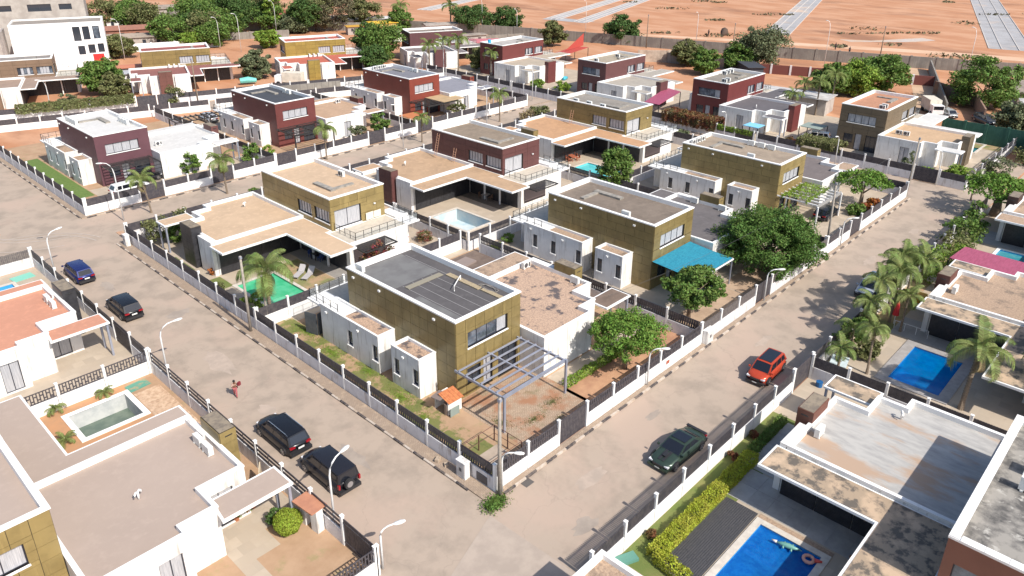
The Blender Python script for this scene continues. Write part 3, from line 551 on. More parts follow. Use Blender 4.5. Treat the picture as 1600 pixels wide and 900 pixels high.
# pavements (raised) and kerb stones
obj('sidewalk', B().box(-1.0,-.5,-.3,-.14,53.0,.10).box(-.14,-.5,-.3,70.6,-.14,.10).box(-1.0,62.7,-.3,-.5,94,.10).box(-.5,62.7,-.3,78,63.08,.10), side_m, kind='structure')
obj('verge', B().box(.05,53.2,-.3,69,56.2,.06).box(69.1,53.2,-.3,78,55,.06), mat('verge_soil', (.47,.27,.17), .95, c2=(.42,.33,.24), scale=.8, detail=8, c3=(.24,.22,.09), s3=.7, m3=(.54,.7), bump=.3), kind='structure')
kb = [mat('kerb_black', (.05,.045,.05), .9, c2=(.16,.13,.11), scale=3), mat('kerb_white', (.50,.44,.38), .9, c2=(.40,.32,.25), scale=3)]
def kerb(x0, y0, x1, y1, sub=1.0):
    L = math.dist((x0,y0),(x1,y1)); n = round(L/sub); a = math.atan2(y1-y0, x1-x0)
    R = new('kerb', None, None, (x0,y0,0), a, kind='structure')
    ms = [B().box(.01,-.07,-.02,L/n-.01,.07,.125).mesh('kerbstone', k) for k in kb]
    for i in range(n):
        if i < 150: new('kerbstone', ms[i % 2], R, (i*L/n, random.uniform(-.012,.012), random.uniform(-.008,.004)))
random.seed(3)
kerb(-1.08, 1.2, -1.08, 53.0); kerb(.2, -.58, 70.4, -.58, .95); kerb(-1.08, 63.2, -1.08, 94); kerb(-.5, 62.62, 71.5, 62.62)
# new roads on the cleared land, drains beside them
grey_r = mat('new_grey_road', (.37,.365,.37), .9, c2=(.31,.30,.30), scale=.15, detail=7, c3=(.52,.40,.31), s3=.06, m3=(.56,.7))
cur = mat('new_kerb_pale', (.50,.46,.43), .9)
def farroad(ax, ay, bx, by, wd, lv=1.5):
    a = Vector((ax, ay)); d = (Vector((bx, by))-a).normalized(); n = Vector((-d.y, d.x)); e = a+d*1400; h = wd/2
    polysheet('road', [tuple(a-n*h), tuple(e-n*h), tuple(e+n*h), tuple(a+n*h)], grey_r, lv)
    b = B()
    for s in (-h-.15, -wd*.2, wd*.2, h):
        q = a+n*s; q2 = e+n*s; m_ = n*.2; b.prism([tuple(q), tuple(q2), tuple(q2+m_), tuple(q+m_)], 0, .14)
    obj('kerb', b, cur, kind='structure')
farroad(181.5, 70.5, 274.5, 101, 6.6, 1.6); farroad(200.5, 17.8, 324, 54.5, 9.5, 1.7); farroad(161, 133.6, 217.5, 151.8, 4.4, 1.8); farroad(161.3, 123.0, 225.5, 144.6, 4.4, 1.8)
polysheet('road', [(158,135.6),(160.5,121.2),(166,121.2),(164,137)], grey_r, 2.2)
farroad(146, 177, 179, 188.5, 5.2, 1.9)
polysheet('bare_patch', [(186,55),(190,48),(205,40),(203,36),(196,39),(184,51)], mat('pale_grey_patch', (.47,.43,.41), .95, c2=(.5,.36,.25), scale=.1, detail=7), 2.4)
polysheet('dirt_track', [(150,102),(152,96),(180,30),(196,-30),(205,-30),(184,34),(155,98)], mat('pale_track', (.62,.42,.29), .95, c2=(.55,.33,.2), scale=.08, detail=8), 2.6)
polysheet('lane', [(118.6,9.5),(158,24.5),(158,28.4),(118.6,14)], mat('lane_sand', (.55,.38,.25), .95, c2=(.45,.3,.19), scale=.3, detail=7), 2.8)
# ------------------------------------------------------------------ pools
copm = mat('pool_coping', (.62,.57,.50), .7, c2=(.52,.47,.41), scale=2)
def pool(k, label, wc, bc, wl=-.15, depth=1.2, cop=.32, steps=None, cm=None, wrough=.06):
    x0,y0,x1,y1 = POOLS[k]; R = new('swimming_pool', None, None, ((x0+x1)/2,(y0+y1)/2,0), 0, label, 'swimming pool')
    a, c = (x1-x0)/2, (y1-y0)/2
    b = B(); b.quad((-a,-c,-depth),(a,-c,-depth),(a,c,-depth),(-a,c,-depth))
    for (p, q) in (((-a,-c),(a,-c)),((a,-c),(a,c)),((a,c),(-a,c)),((-a,c),(-a,-c))):
        b.quad((*p,-depth),(*p,.02),(*q,.02),(*q,-depth))
    obj('basin', b, bc, R)
    b = B(); o = .07; w_ = cop
    b.box(-a-w_,-c-w_,.0,a+w_,-c,o); b.box(-a-w_,c,.0,a+w_,c+w_,o); b.box(-a-w_,-c,.0,-a,c,o); b.box(a,-c,.0,a+w_,c,o); obj('coping', b, cm or copm, R)
    if steps:
        sx, sy, sm_ = steps
        for i in range(3):
            s = 1.1+i*.42; zt = -.18-i*.22; ax0, ax1 = (a-s, a) if sx > 0 else (-a, -a+s); ay0, ay1 = (c-s, c) if sy > 0 else (-c, -c+s)
            obj('step', B().box(ax0,ay0,-depth+.01,ax1-.001,ay1-.001,zt), sm_, R)
    if wc:
        wm_ = mat('pool_water_'+k, wc[0], wrough, c2=wc[1], scale=wc[2] if len(wc) > 2 else .7, detail=5, spec=.5, bump=.08, bscale=2.5)
        o_ = obj('water', B().quad((-a+.001,-c+.001,wl),(a-.001,-c+.001,wl),(a-.001,c-.001,wl),(-a+.001,c-.001,wl)), wm_, R)
        if len(wc) > 3:
            n = wm_.node_tree; ms = n.nodes.new('ShaderNodeMixShader'); ms.inputs[0].default_value = 1-wc[3]; tp = n.nodes.new('ShaderNodeBsdfTransparent'); tp.inputs[0].default_value = (*wc[4], 1)
            n.links.new(n.nodes['Principled BSDF'].outputs[0], ms.inputs[2]); n.links.new(tp.outputs[0], ms.inputs[1]); n.links.new(ms.outputs[0], n.nodes['Material Output'].inputs[0])
    return R
bl_t = mat('pool_blue_tile', (.06,.40,.74), .4, c2=(.03,.28,.62), scale=7); 
pool('H2', 'bright green rectangular pool under the tall palm', ((.05,.42,.20),(.10,.50,.28)), mat('pool_green', (.1,.4,.25), .8), -.12)
pool('H4', 'empty drained pool with blue and white walls behind the brown panelled house', None, mat('pool_empty_white', (.55,.60,.60), .8, c2=(.40,.52,.58), scale=.6), depth=1.3)
pool('H6', 'turquoise pool beside the red dining table', ((.10,.52,.56),(.16,.60,.62)), mat('pool_turq', (.1,.5,.55), .6), -.1)
pool('BL', 'nearly empty concrete pool with white rim and murky green puddle', ((.095,.135,.11),(.15,.19,.15)), mat('pool_concrete', (.52,.53,.52), .85, c2=(.42,.44,.44), scale=1.5), -1.15, 1.5, .36, cm=whiterim, wrough=.25)
pool('CL', 'small blue pool partly seen at the left edge', ((.05,.30,.60),(.05,.35,.62)), bl_t, -.1)
pool('BR', 'royal blue pool with corner steps and inflatable toys in it', ((.006,.12,.42),(.01,.17,.5),3,.35,(.22,.62,.95)), bl_t, -.1, 1.3, .4, steps=(1,1,mat('pool_steps', (.22,.50,.80), .4)))
pool('CR', 'bright blue pool in front of the dark louvred terrace', ((.0,.17,.48),(.0,.22,.55),2,.4,(.18,.6,.95)), bl_t, -.1, 1.3, .75, steps=(1,1,mat('pool_steps2', (.015,.14,.42), .4)), cm=mat('pool_coping_grey', (.36,.34,.33), .8, c2=(.30,.28,.27), scale=2))
pool('DR', 'teal pool with white coping beyond the pink shade roof', ((.03,.25,.32),(.10,.34,.38)), bl_t, -.12, cm=whiterim)
pool('H13', 'small dark teal pool behind the grey brown tower', ((.03,.18,.20),(.05,.22,.24)), bl_t, -.12)
# ------------------------------------------------------------------ fences
FPOST = cached('fpost', lambda: B().box(-.085,-.085,0,.085,.085,2.0).box(-.105,-.105,2.0,.105,.105,2.05).mesh('post', whiterim))
def fpanel(L, style):
    b = B(); y = 0; a0, a1 = .115, L-.115; z0, z1 = 1.02, 1.86; m_ = fence_d; rnd = random.Random(int(L*100))
    if style == 'wood': m_ = fence_b
    if style in ('board', 'wood'):
        n = round((a1-a0)/.155); s = (a1-a0)/n
        for i in range(n): b.box(a0+i*s+.012,-.018,z0,a0+(i+1)*s-.012,.018,z1+(rnd.uniform(-.03,.02) if style == 'wood' else 0))
        b.box(a0,.018,z0+.12,a1,.04,z0+.18); b.box(a0,.018,z1-.2,a1,.04,z1-.14)
        if style == 'board': b.box(a0,-.005,z0,a1,.005,z1-.02)
    elif style == 'picket':
        n = round((a1-a0)/.13); s = (a1-a0)/n
        for i in range(n):
            x = a0+i*s; b.box(x+.018,-.012,z0,x+s-.018,.012,z1-.05); b.add([(x+.018,-.012,z1-.05),(x+s-.018,-.012,z1-.05),(x+s/2,0,z1+.06)], [(0,1,2)])
        b.box(a0,.012,z0+.12,a1,.035,z0+.18); b.box(a0,.012,z1-.22,a1,.035,z1-.16)
    elif style == 'lattice':
        n = round((a1-a0)/.2); s = (a1-a0)/n
        for z in (z0+.02, (z0+z1)/2-.02, z1-.06): b.box(a0,-.02,z,a1,.02,z+.07)
        for i in range(n):
            b.box(a0+i*s+.03,-.03,z0,a0+(i+1)*s-.03,-.021,z1-.45); b.box(a0+(i+.5)*s+.03,.021,z0+.36,min(a1,a0+(i+1.5)*s-.03),.03,z1)
            b.box(a0+i*s+.07,-.025,z0+.02,a0+i*s+.12,.025,z1)
    elif style == 'rails':
        for z in (z0+.03, z0+.36, z0+.69): b.box(a0,-.02,z,a1,.02,z+.15)
        for x in (a0, (a0+a1)/2-.03, a1-.06): b.box(x,.021,z0,x+.06,.045,z1)
    elif style == 'ring':
        for z in (z0+.02, z1-.07): b.box(a0,-.02,z,a1,.02,z+.07)
        n = round((a1-a0)/.38); s = (a1-a0)/n
        for i in range(n):
            x = a0+i*s; b.box(x+.03,-.02,z0+.09,x+.10,.02,z1-.07); b.box(x+.22,-.02,z0+.09,x+.29,.02,z1-.07); b.box(x+.10,-.018,z0+.22,x+.22,.018,z0+.3); b.box(x+.29,-.018,z0+.5,x+s+.03,.018,z0+.58)
    return b.mesh('slat_panel', m_)
def fence(p0, p1, style, label, n=None, gates=(), base=lilac, low=None, cat='fence', poststart=True):
    p0, p1 = Vector(p0), Vector(p1); L = (p1-p0).length; n = n or max(1, round(L/3.07)); a = math.atan2(p1.y-p0.y, p1.x-p0.x); s = L/n; k = round(s, 3)
    R = new('fence', None, None, (p0.x,p0.y,0), a, label, cat)
    wl = cached(('fw', k, base.name), lambda: B().box(.112,-.075,0,s-.112,.075,1.02).mesh('wall_panel', base))
    sp = cached(('fs', k, style), lambda: fpanel(s, style))
    for i in range(n+1):
        if i or poststart: new('post', FPOST, R, (i*s,0,0))
        if i == n: break
        if i in gates:
            def gm():
                b = B(); q = round((s-.26)/.16); t = (s-.26)/q
                for j in range(q): b.box(.13+j*t+.01,-.02,.06,.13+(j+1)*t-.01,.02,1.9)
                b.box(.13,.02,.25,s-.13,.05,.33); b.box(.13,.02,1.6,s-.13,.05,1.68); b.box(.13,-.004,.08,s-.13,.004,1.85); return b.mesh('gate', fence_d)
            new('gate', cached(('gate', k), gm), R, (i*s,0,0)); continue
        new('wall_panel', wl, R, (i*s,0,0)); new('slat_panel', sp, R, (i*s,0,0), kind='stuff')
    return R
fence((0,0),(0,27.2),'lattice','perforated black and white fence of the corner house along the left street', 9, (), lilac)
fence((0,27.3),(0,53),'board','white post fence with dark boards in front of the green pool plot', 8)
fence((0,0),(23.2,0),'lattice','perforated black and white fence with gate on the sunny street side of the corner house', 8, (2,), whiterim, poststart=False)
fence((23.3,.02),(47.2,.02),'wood','grey white fence with weathered timber boards in front of the blue awning house', 8, (3,))
fence((47.3,0),(70.5,0),'board','white fence with dark boards in front of the vine pergola house', 8, (2,), whiterim)
fence((70.5,.15),(70.5,26),'board','fence turning the far street corner beside the vine pergola plot', 8, (4,))
fence((70.5,26.2),(70.5,52.8),'board','fence at the far end of the turquoise pool plot', 8)
fence((23.45,.2),(23.45,25.2),'lattice','perforated fence between the corner house and the blue awning house', 8, poststart=False)
fence((47.2,.2),(47.2,26),'board','dividing fence beside the big spreading tree', 8)
fence((.15,27.2),(22.6,27.2),'board','low white dividing fence between the green pool and the corner house', 8, base=whiterim)
fence((22.9,26.3),(46.9,26.3),'lattice','dark railed dividing fence behind the empty pool', 8)
fence((47.1,26.3),(70.3,26.3),'board','dividing fence behind the turquoise pool', 8)
fence((22.9,26.5),(22.9,37.8),'lattice','short railed fence between the empty pool and the bougainvillea balcony', 4, poststart=False)
fence((22.9,38.2),(22.9,52.7),'board','dividing fence beside the brown chimney tower', 5)
fence((46.9,26.5),(46.9,52.7),'lattice','dividing fence between the empty pool plot and the turquoise pool plot', 8, poststart=False)
fence((.15,52.95),(70.3,52.95),'board','long dark board fence beside the reddish verge', 23, (7,15))
fence((-.3,63.5),(-.3,107.5),'board','white post fence with dark boards beside the long strip of bright lawn', 14)
fence((-.1,63.5),(23.3,63.5),'board','white fence with grey boards in front of the purple brown house and white pickup', 8, (2,5), whiterim)
fence((23.5,63.5),(47.3,63.5),'board','white fence with gates in front of the red brown house', 8, (0,5), whiterim)
fence((47.5,63.5),(72.3,63.5),'board','white fence in front of the rust red house', 8, (0,), whiterim)
fence((23.4,63.7),(23.4,100),'board','fence between the white roofed house and the red brown house', 11)
fence((47.4,63.7),(47.4,92),'board','fence between the red brown house and the rust red house', 9)
fence((72.3,63.7),(72.3,90),'board','side fence of the rust red house by the cross street', 8)
fence((-.2,109.2),(32,98.8),'board','angled white fence behind the bare plot of the white roofed house', 11, base=whiterim)
fence((33,98.5),(72,86),'board','angled fence behind the red brown and rust red houses', 12, base=whiterim)
fence((-8,119),(24,109.2),'board','white wall with hedge on top in front of the tan brown house', 10, base=whiterim)
fence((24.2,109.1),(52,100.2),'board','angled white fence in front of the dusty red roof house', 9, (0,1))
fence((52.2,100.1),(78,91.5),'board','angled fence in front of the salmon red roof house', 8)
fence((78.3,-4.4),(78.3,23.5),'board','fence across the far end of the street before the grey brown house', 9, (1,))
fence((78.3,24),(78.3,48.5),'board','fence with creeper in front of the crimson brown house', 8, (0,))
fence((78.3,49),(78.3,72.8),'board','fence with gates in front of the dark maroon house', 8, (1,3))
fence((78.3,73.2),(78.3,97),'board','fence in front of the reddish brown house with the blue tank', 8, (3,))
fence((-8.6,.0),(-8.6,27.0),'rails','railed fence with three dark bars along the bottom left garden', 9, (0,))
fence((-8.6,27.3),(-8.6,53.2),'wood','white framed fence with brown boards beside the parked black cars', 8, (1,))
fence((-26,0),(-8.7,0),'ring','dark railed fence at the bottom of the bottom left garden', 6, base=whiterim, poststart=True)
fence((-27,27.2),(-8.75,27.2),'ring','ornamental black and white fence between the two left gardens', 6, base=whiterim)
fence((-30,53.2),(-8.75,53.2),'wood','weathered wooden fence at the left edge by the road junction', 7)
fence((-1.3,-8.2),(21.9,-8.2),'picket','white post fence throwing its long shadow on the street beside the green sports car', 8, (), whiterim)
fence((22.0,-8.2),(46.5,-8.2),'board','fence hidden under the street side palms', 8, (0,))
fence((46.6,-8.2),(72,-8.2),'board','fence behind the clipped shrubs at the right side of the street', 8)
fence((24.8,-8.35),(24.8,-32),'board','high lilac wall with dark slats between the two pools on the right', 9)
fence((48.2,-8.35),(48.2,-30),'board','dividing fence beside the pink shade roof', 7)
fence((78.4,-4.4),(104,-4.4),'rails','white railing fence with stone top at the right edge', 8)
# boundary wall of the estate against the cleared land
def wall(name, pts, h, m_, label, t=.25, post=None, pillar=None, cat='wall'):
    R = new(name, None, None, (*pts[0],0), 0, label, cat); o = Vector(pts[0])
    for i in range(len(pts)-1):
        a, c = Vector(pts[i]), Vector(pts[i+1]); L = (c-a).length; d = (c-a)/L; n = max(1, round(L/(post or L)))
        ang = math.atan2(d.y, d.x); me = B().box(0,-t/2,0,L/n-.03,t/2,h).mesh('wall_panel', m_)
        pm = B().box(-.2,-t/2-.1,0,.2,t/2+.1,h+.12).mesh('pillar', pillar or m_)
        for k in range(n):
            q = a+d*(L*k/n)-o; new('wall_panel', me, R, (q.x,q.y,0), ang)
            if post: new('pillar', pm, R, (q.x,q.y,0), ang)
    return R
blockw = mat('grey_block_wall', (.30,.275,.24), .95, c2=(.20,.18,.16), scale=.4, detail=8, brick=(1.6,.5,.03,(.2,.18,.16)))
wall('boundary_wall', [(84,196),(108,160),(127,118),(138,85),(146,60),(158,28),(176,-20)], 2.5, blockw, 'long grey block wall between the estate and the orange cleared land', post=5)
wall('garden_wall', [(128,50),(141,18)], 1.9, mat('maroon_wall', (.17,.055,.045), .9), 'low maroon wall before the far boundary wall', post=4, pillar=lilac)
wall('garden_wall', [(120.5,74),(124.5,69),(129.5,68.5)], 2.6, mat('beige_wall', (.52,.42,.33), .95, c2=(.36,.28,.22), scale=.7), 'beige stained wall beside the dirt lot')
wall('garden_wall', [(124.5,68.8),(127,56)], 2.2, blockw, 'grey wall running beside the dirt lot')
wall('lane_wall', [(117,9),(158,24)], 2.2, blockw, 'dark wall along the sandy footpath')
wall('lane_wall', [(116,3),(128,7.5),(134,16)], 2.4, mat('lane_wall_brown', (.30,.19,.13), .95, c2=(.2,.13,.1), scale=1), 'brown wall below the big mango tree')
wall('screen_wall', [(102.9,5.5),(102.9,-6)], 2.9, mat('green_screen', (.035,.11,.075), .8, c2=(.05,.14,.10), scale=.8, stretch=(1,4,1)), 'tall dark green screen behind the white roofed terrace', .08, 3)
wall('street_wall', [(44.5,99.5),(56,95.5)], 2.0, blockw, 'grey wall on the back street behind the rust red house')
# ------------------------------------------------------------------ vegetation
leafcols['lime'] = ((.22, .30, .03), (.30, .36, .05)); leafcols['dry2'] = ((.115,.11,.06), (.17,.15,.09))
def leafmesh(name, pts, nrm, size, m_, rng, asp=.62):
    """many small leaf faces: pts (n,3), preferred normals"""
    n = len(pts); d = rng.normal(size=(n,3))*.75+nrm; d /= np.linalg.norm(d, axis=1)[:,None]
    t = np.cross(d, rng.normal(size=(n,3))); t /= np.linalg.norm(t, axis=1)[:,None]; u = np.cross(d, t)
    s = (size*rng.uniform(.6, 1.35, n))[:,None]
    q = np.stack([pts-t*s, pts-u*s*asp, pts+t*s, pts+u*s*asp], 1)
    q[:,0] -= d*s*.15; q[:,2] -= d*s*.15
    me = bpy.data.meshes.new(name); me.vertices.add(n*4); me.vertices.foreach_set('co', q.reshape(-1).astype(np.float32))
    me.loops.add(n*4); me.loops.foreach_set('vertex_index', np.arange(n*4, dtype=np.int32)); me.polygons.add(n)
    me.polygons.foreach_set('loop_start', np.arange(0, n*4, 4, dtype=np.int32)); me.polygons.foreach_set('loop_total', np.full(n, 4, dtype=np.int32))
    me.materials.append(m_); me.update(calc_edges=True); return me
def crown_pts(rng, rx, ry, rz, ncl, per, cr, flat=0, bottom=-.55, top=1):
    c = []
    while len(c) < ncl:
        q = rng.uniform(-1, 1, 3)
        rr = np.linalg.norm(q)
        if rr > 1 or rr < .45 or q[2] < bottom or q[2] > top: continue
        if flat and q[2] < .1+.25*rng.random() and rr < .8: continue
        c.append(q*(.82+.3*rng.random()))
    c = np.array(c)*[rx, ry, rz]; crs = cr*rng.uniform(.55, 1.3, ncl)
    o = rng.normal(size=(ncl, per, 3)); o /= np.linalg.norm(o, axis=2)[:,:,None]; o *= (rng.random((ncl, per, 1))**.45)
    P = c[:,None,:]+o*crs[:,None,None]*[1, 1, .62]; N = o*.6+[0, 0, .75]
    return c, P.reshape(-1, 3), N.reshape(-1, 3)
def tree(x, y, h, rx, label, kind='mango', ry=None, rz=None, seed=1, ls=.13, ncl=60, per=70, cr=None, trunk=.16, name='tree', flat=0, bottom=-.55, group=None, lean=(0,0), cat='tree', mesh=None):
    rng = np.random.default_rng(seed); ry = ry or rx; rz = rz or h*.36; cz = h-rz*1.02; cr = cr or rx*.3
    R = new(name, None, None, (x,y,0), 0, label, cat, group)
    key = ('crown', seed, kind, rx, ry, rz, ncl, per, ls, flat)
    if key not in CACHE:
        c, P, N = crown_pts(rng, rx, ry, rz, ncl, per, cr, flat, bottom); CACHE[key] = (c, leafmesh('crown', P, N, ls, leaf(kind), rng))
    c, me = CACHE[key]
    new('crown', me, R, (lean[0], lean[1], cz), kind='stuff')
    if trunk:
        b = B(); fk = Vector((lean[0]*.5, lean[1]*.5, cz*.55)); b.tube([(0,0,-.1), (lean[0]*.2,lean[1]*.2,cz*.3), fk], [trunk*1.3, trunk, trunk*.85], 7)
        idx = rng.choice(len(c), min(9, len(c)), replace=False)
        for i in idx:
            e = Vector(c[i])*.85+Vector((lean[0], lean[1], cz)); mdl = fk.lerp(e, .5)+Vector((0,0,.12*rz)); b.tube([fk, mdl, e], [trunk*.5, trunk*.3, trunk*.1], 5)
        obj('trunk', b, bark, R, True)
    return R
def bush(x, y, r, h, label, kind='mango', seed=5, ry=None, ls=.09, ncl=26, per=60, name='bush', cat='bush', group=None, z=0):
    rng = np.random.default_rng(seed); ry = ry or r
    c, P, N = crown_pts(rng, r*.85, ry*.85, h*.55, ncl, per, min(r, ry)*.33, bottom=-.8)
    R = new(name, leafmesh('foliage', P, N, ls, leaf(kind), rng), None, (x,y,z+h*.5), 0, label, cat, group); return R
def hedge(x0, y0, x1, y1, wd, h, label, kind='bright', seed=7, n=2600, ls=.06, z=0):
    rng = np.random.default_rng(seed); L = math.dist((x0,y0),(x1,y1)); t = rng.random(n)*L
    face = rng.integers(0, 3, n); u = rng.random(n)
    yy = np.where(face == 0, (u-.5)*wd, np.where(face == 1, -wd/2, wd/2)); zz = np.where(face == 0, h, rng.random(n)*h)
    bumpn = .07*np.sin(t*3.1)+.05*np.sin(t*7.7+1); zz = zz+np.where(face == 0, bumpn, 0); yy = yy*(1+bumpn)
    P = np.stack([t, yy, zz], 1)+rng.normal(size=(n,3))*.035
    N = np.stack([np.zeros(n), np.sign(yy)*(face > 0), (face == 0)*1.0+.2], 1)
    return new('hedge', leafmesh('hedge', P, N, ls, leaf(kind), rng), None, (x0,y0,z), math.atan2(y1-y0, x1-x0), label, 'hedge')
def frond(kind='palm', droop=1.0, L=2.0):
    """arching rachis with many thin hanging leaflets"""
    b = B(); n = 14; rng = random.Random(int(droop*10)+int(L*7)); el = 1.25-.55*droop; bend = 1.2+.75*droop
    P = [Vector((0,0,0))]
    for i in range(40):
        a = el-bend*((i/40)**1.25)*1.25; P.append(P[-1]+Vector((math.cos(a), 0, math.sin(a)))*L*1.12/40)
    b.tube([P[i*40//n] for i in range(n+1)], [.03*(1-.8*i/n) for i in range(n+1)], 4, 0)
    for i in range(5, 40):
        t = i/40; q = P[i]; d = (P[i]-P[i-1]).normalized(); up_ = Vector((-d.z, 0, d.x)); ll = L*.30*(math.sin(PI*min(1, .12+t*.88))**.6)*rng.uniform(.85, 1.1)+.03
        for s in (-1, 1):
            o = Vector((0, s, 0))*ll*.78+d*ll*.5; mid = q+o*.5+up_*ll*.10; e = q+o-Vector((0,0,ll*(.28+.3*droop*rng.uniform(.6,1.3)))); wv = d*.017*(L/1.8)*1.25
            b.add([q-wv, q+wv, mid+wv, mid-wv, e], [(0,1,2,3),(3,2,4)], 1)
    return b.mesh('frond', [mat('frond_stem', (.22,.24,.08), .6), leaf(kind)])
def frond_old(kind='palm', droop=1.0, L=2.0):
    b = B(); n = 13; rng = random.Random(int(droop*10)+int(L*7))
    pt = lambda t: Vector((L*t*(1-.22*t*droop), 0, L*(.42*t-.78*droop*t*t)))
    pts = [pt(i/n) for i in range(n+1)]; b.tube(pts, [.035*(1-.75*i/n) for i in range(n+1)], 4, 0)
    m_ = 34
    for i in range(3, m_):
        t = i/m_; q = pt(t); q2 = pt(min(1, t+.012)); d = (q2-q).normalized(); ll = L*.36*math.sin(PI*min(1, .18+t*.85))**.7+.04
        for s in (-1, 1):
            e = q+Vector((d.x*ll*.55, s*ll*.72, d.z*ll*.5-ll*(.45+.25*rng.random())*droop)); wv = d*.042
            mid = q.lerp(e, .5)+Vector((0,0,.06*ll)); b.add([q-wv, q+wv, mid+wv*1.1, mid-wv*1.1], [(0,1,2,3)], 1); b.add([mid-wv*1.1, mid+wv*1.1, e], [(0,1,2)], 1)
    return b.mesh('frond', [mat('frond_stem', (.22,.24,.08), .6), leaf(kind)])
def palm(x, y, h, label, L=1.7, n=13, seed=1, kind='palm', lean=(0,0), r=.11, dry=2, name='palm_tree', cat='palm tree', tilt=0, group=None):
    R = new(name, None, None, (x,y,0), 0, label, cat, group); rnd = random.Random(seed)
    b = B(); k = 7; pts = [(lean[0]*(i/k)**1.5, lean[1]*(i/k)**1.5, h*i/k-.1*(i == 0)) for i in range(k+1)]
    b.tube(pts, [r*1.5]+[r*(1.05-.35*i/k) for i in range(1, k+1)], 8)
    for i in range(1, int(h*5)):
        t = i/(h*5); b.tube([(lean[0]*t**1.5, lean[1]*t**1.5, h*t), (lean[0]*t**1.5, lean[1]*t**1.5, h*t+.03)], r*1.12, 8)
    obj('trunk', b, palmbark, R)
    top = Vector((lean[0], lean[1], h-.05)); obj('crownshaft', B().tube([top-Vector((0,0,.5)), top+Vector((0,0,.25))], [r*.85, r*.45], 7), mat('palm_crownshaft', (.20,.25,.09), .6), R, True)
    a0 = rnd.random()*6
    for i in range(n):
        dr = [1.0, .6, 1.3, .8][i % 4]
        if i >= n-2: dr = .2
        me = cached(('frond', kind, dr, round(L, 1)), lambda: frond(kind, dr, round(L, 1)))
        o = new('frond', me, R, top, a0+i*2.4, scale=rnd.uniform(.82, 1.08)); o.rotation_euler[1] = rnd.uniform(-.15, .2) if dr > .4 else -.25
    for i in range(dry):
        me = cached(('frond', 'dry', 1.7, round(L, 1)), lambda: frond('dry', 1.7, round(L, 1)))
        o = new('frond', me, R, top-Vector((0,0,.25)), rnd.random()*6, scale=.7); o.rotation_euler[1] = .75
    return R
def grass(pts, m_, name='grass', n=900, hgt=.16, seed=1, kind='bright', group=None, sz=.085):
    """tufts of grass over ellipses (x,y,rx,ry)"""
    rng = np.random.default_rng(seed); A = np.array(pts, float); wt = A[:,2]*A[:,3]; idx = rng.choice(len(A), n, p=wt/wt.sum())
    a = rng.random(n)*2*PI; rr = np.abs(rng.normal(size=n))*.55; x = A[idx,0]+np.cos(a)*rr*A[idx,2]; y_ = A[idx,1]+np.sin(a)*rr*A[idx,3]
    P = np.stack([x, y_, rng.random(n)*hgt*.6+.02], 1); N = np.tile([0,0,.35], (n,1)); return new(name, leafmesh(name, P, N, sz, leaf(m_), rng, .4), None, kind='stuff')
tree(16.3, 2.3, 4.3, 2.9, 'feathery bright green tree over red soil beside the corner house garden', 'acacia', ry=2.6, rz=1.3, seed=11, ncl=120, per=150, ls=.085, cr=.6, flat=1, bottom=-.35)
tree(26.4, 3.0, 4.5, 2.5, 'broad leaved green tree in front of the blue shade awning', 'mango', ry=2.4, rz=1.45, seed=12, ncl=80, per=130, ls=.13, cr=.6, bottom=-.6)
tree(39.8, 2.9, 5.9, 4.9, 'largest dark green spreading tree overhanging the street', 'acacia2', ry=4.7, rz=2.9, seed=13, ncl=280, per=190, ls=.10, cr=.85, bottom=-.5, trunk=.3)
tree(63.4, 2.7, 4.3, 2.9, 'green umbrella tree inside the white fence at the far street corner', 'acacia', rz=1.2, seed=14, ncl=70, per=75, ls=.13, cr=.65, flat=1, bottom=-.3, trunk=.22)
tree(47.9, 26.6, 5.4, 2.0, 'tall lumpy green tree between the turquoise pool and the grey roofed house', 'mango', ry=1.9, rz=2.6, seed=15, ncl=90, per=90, ls=.15, cr=.7, bottom=-.9)
tree(71.5, -9.4, 4.6, 3.6, 'thick trunked orange barked tree at the end of the right hand fence', 'acacia', rz=1.3, seed=16, ncl=80, per=70, ls=.15, cr=.75, flat=1, bottom=-.4, trunk=.5)
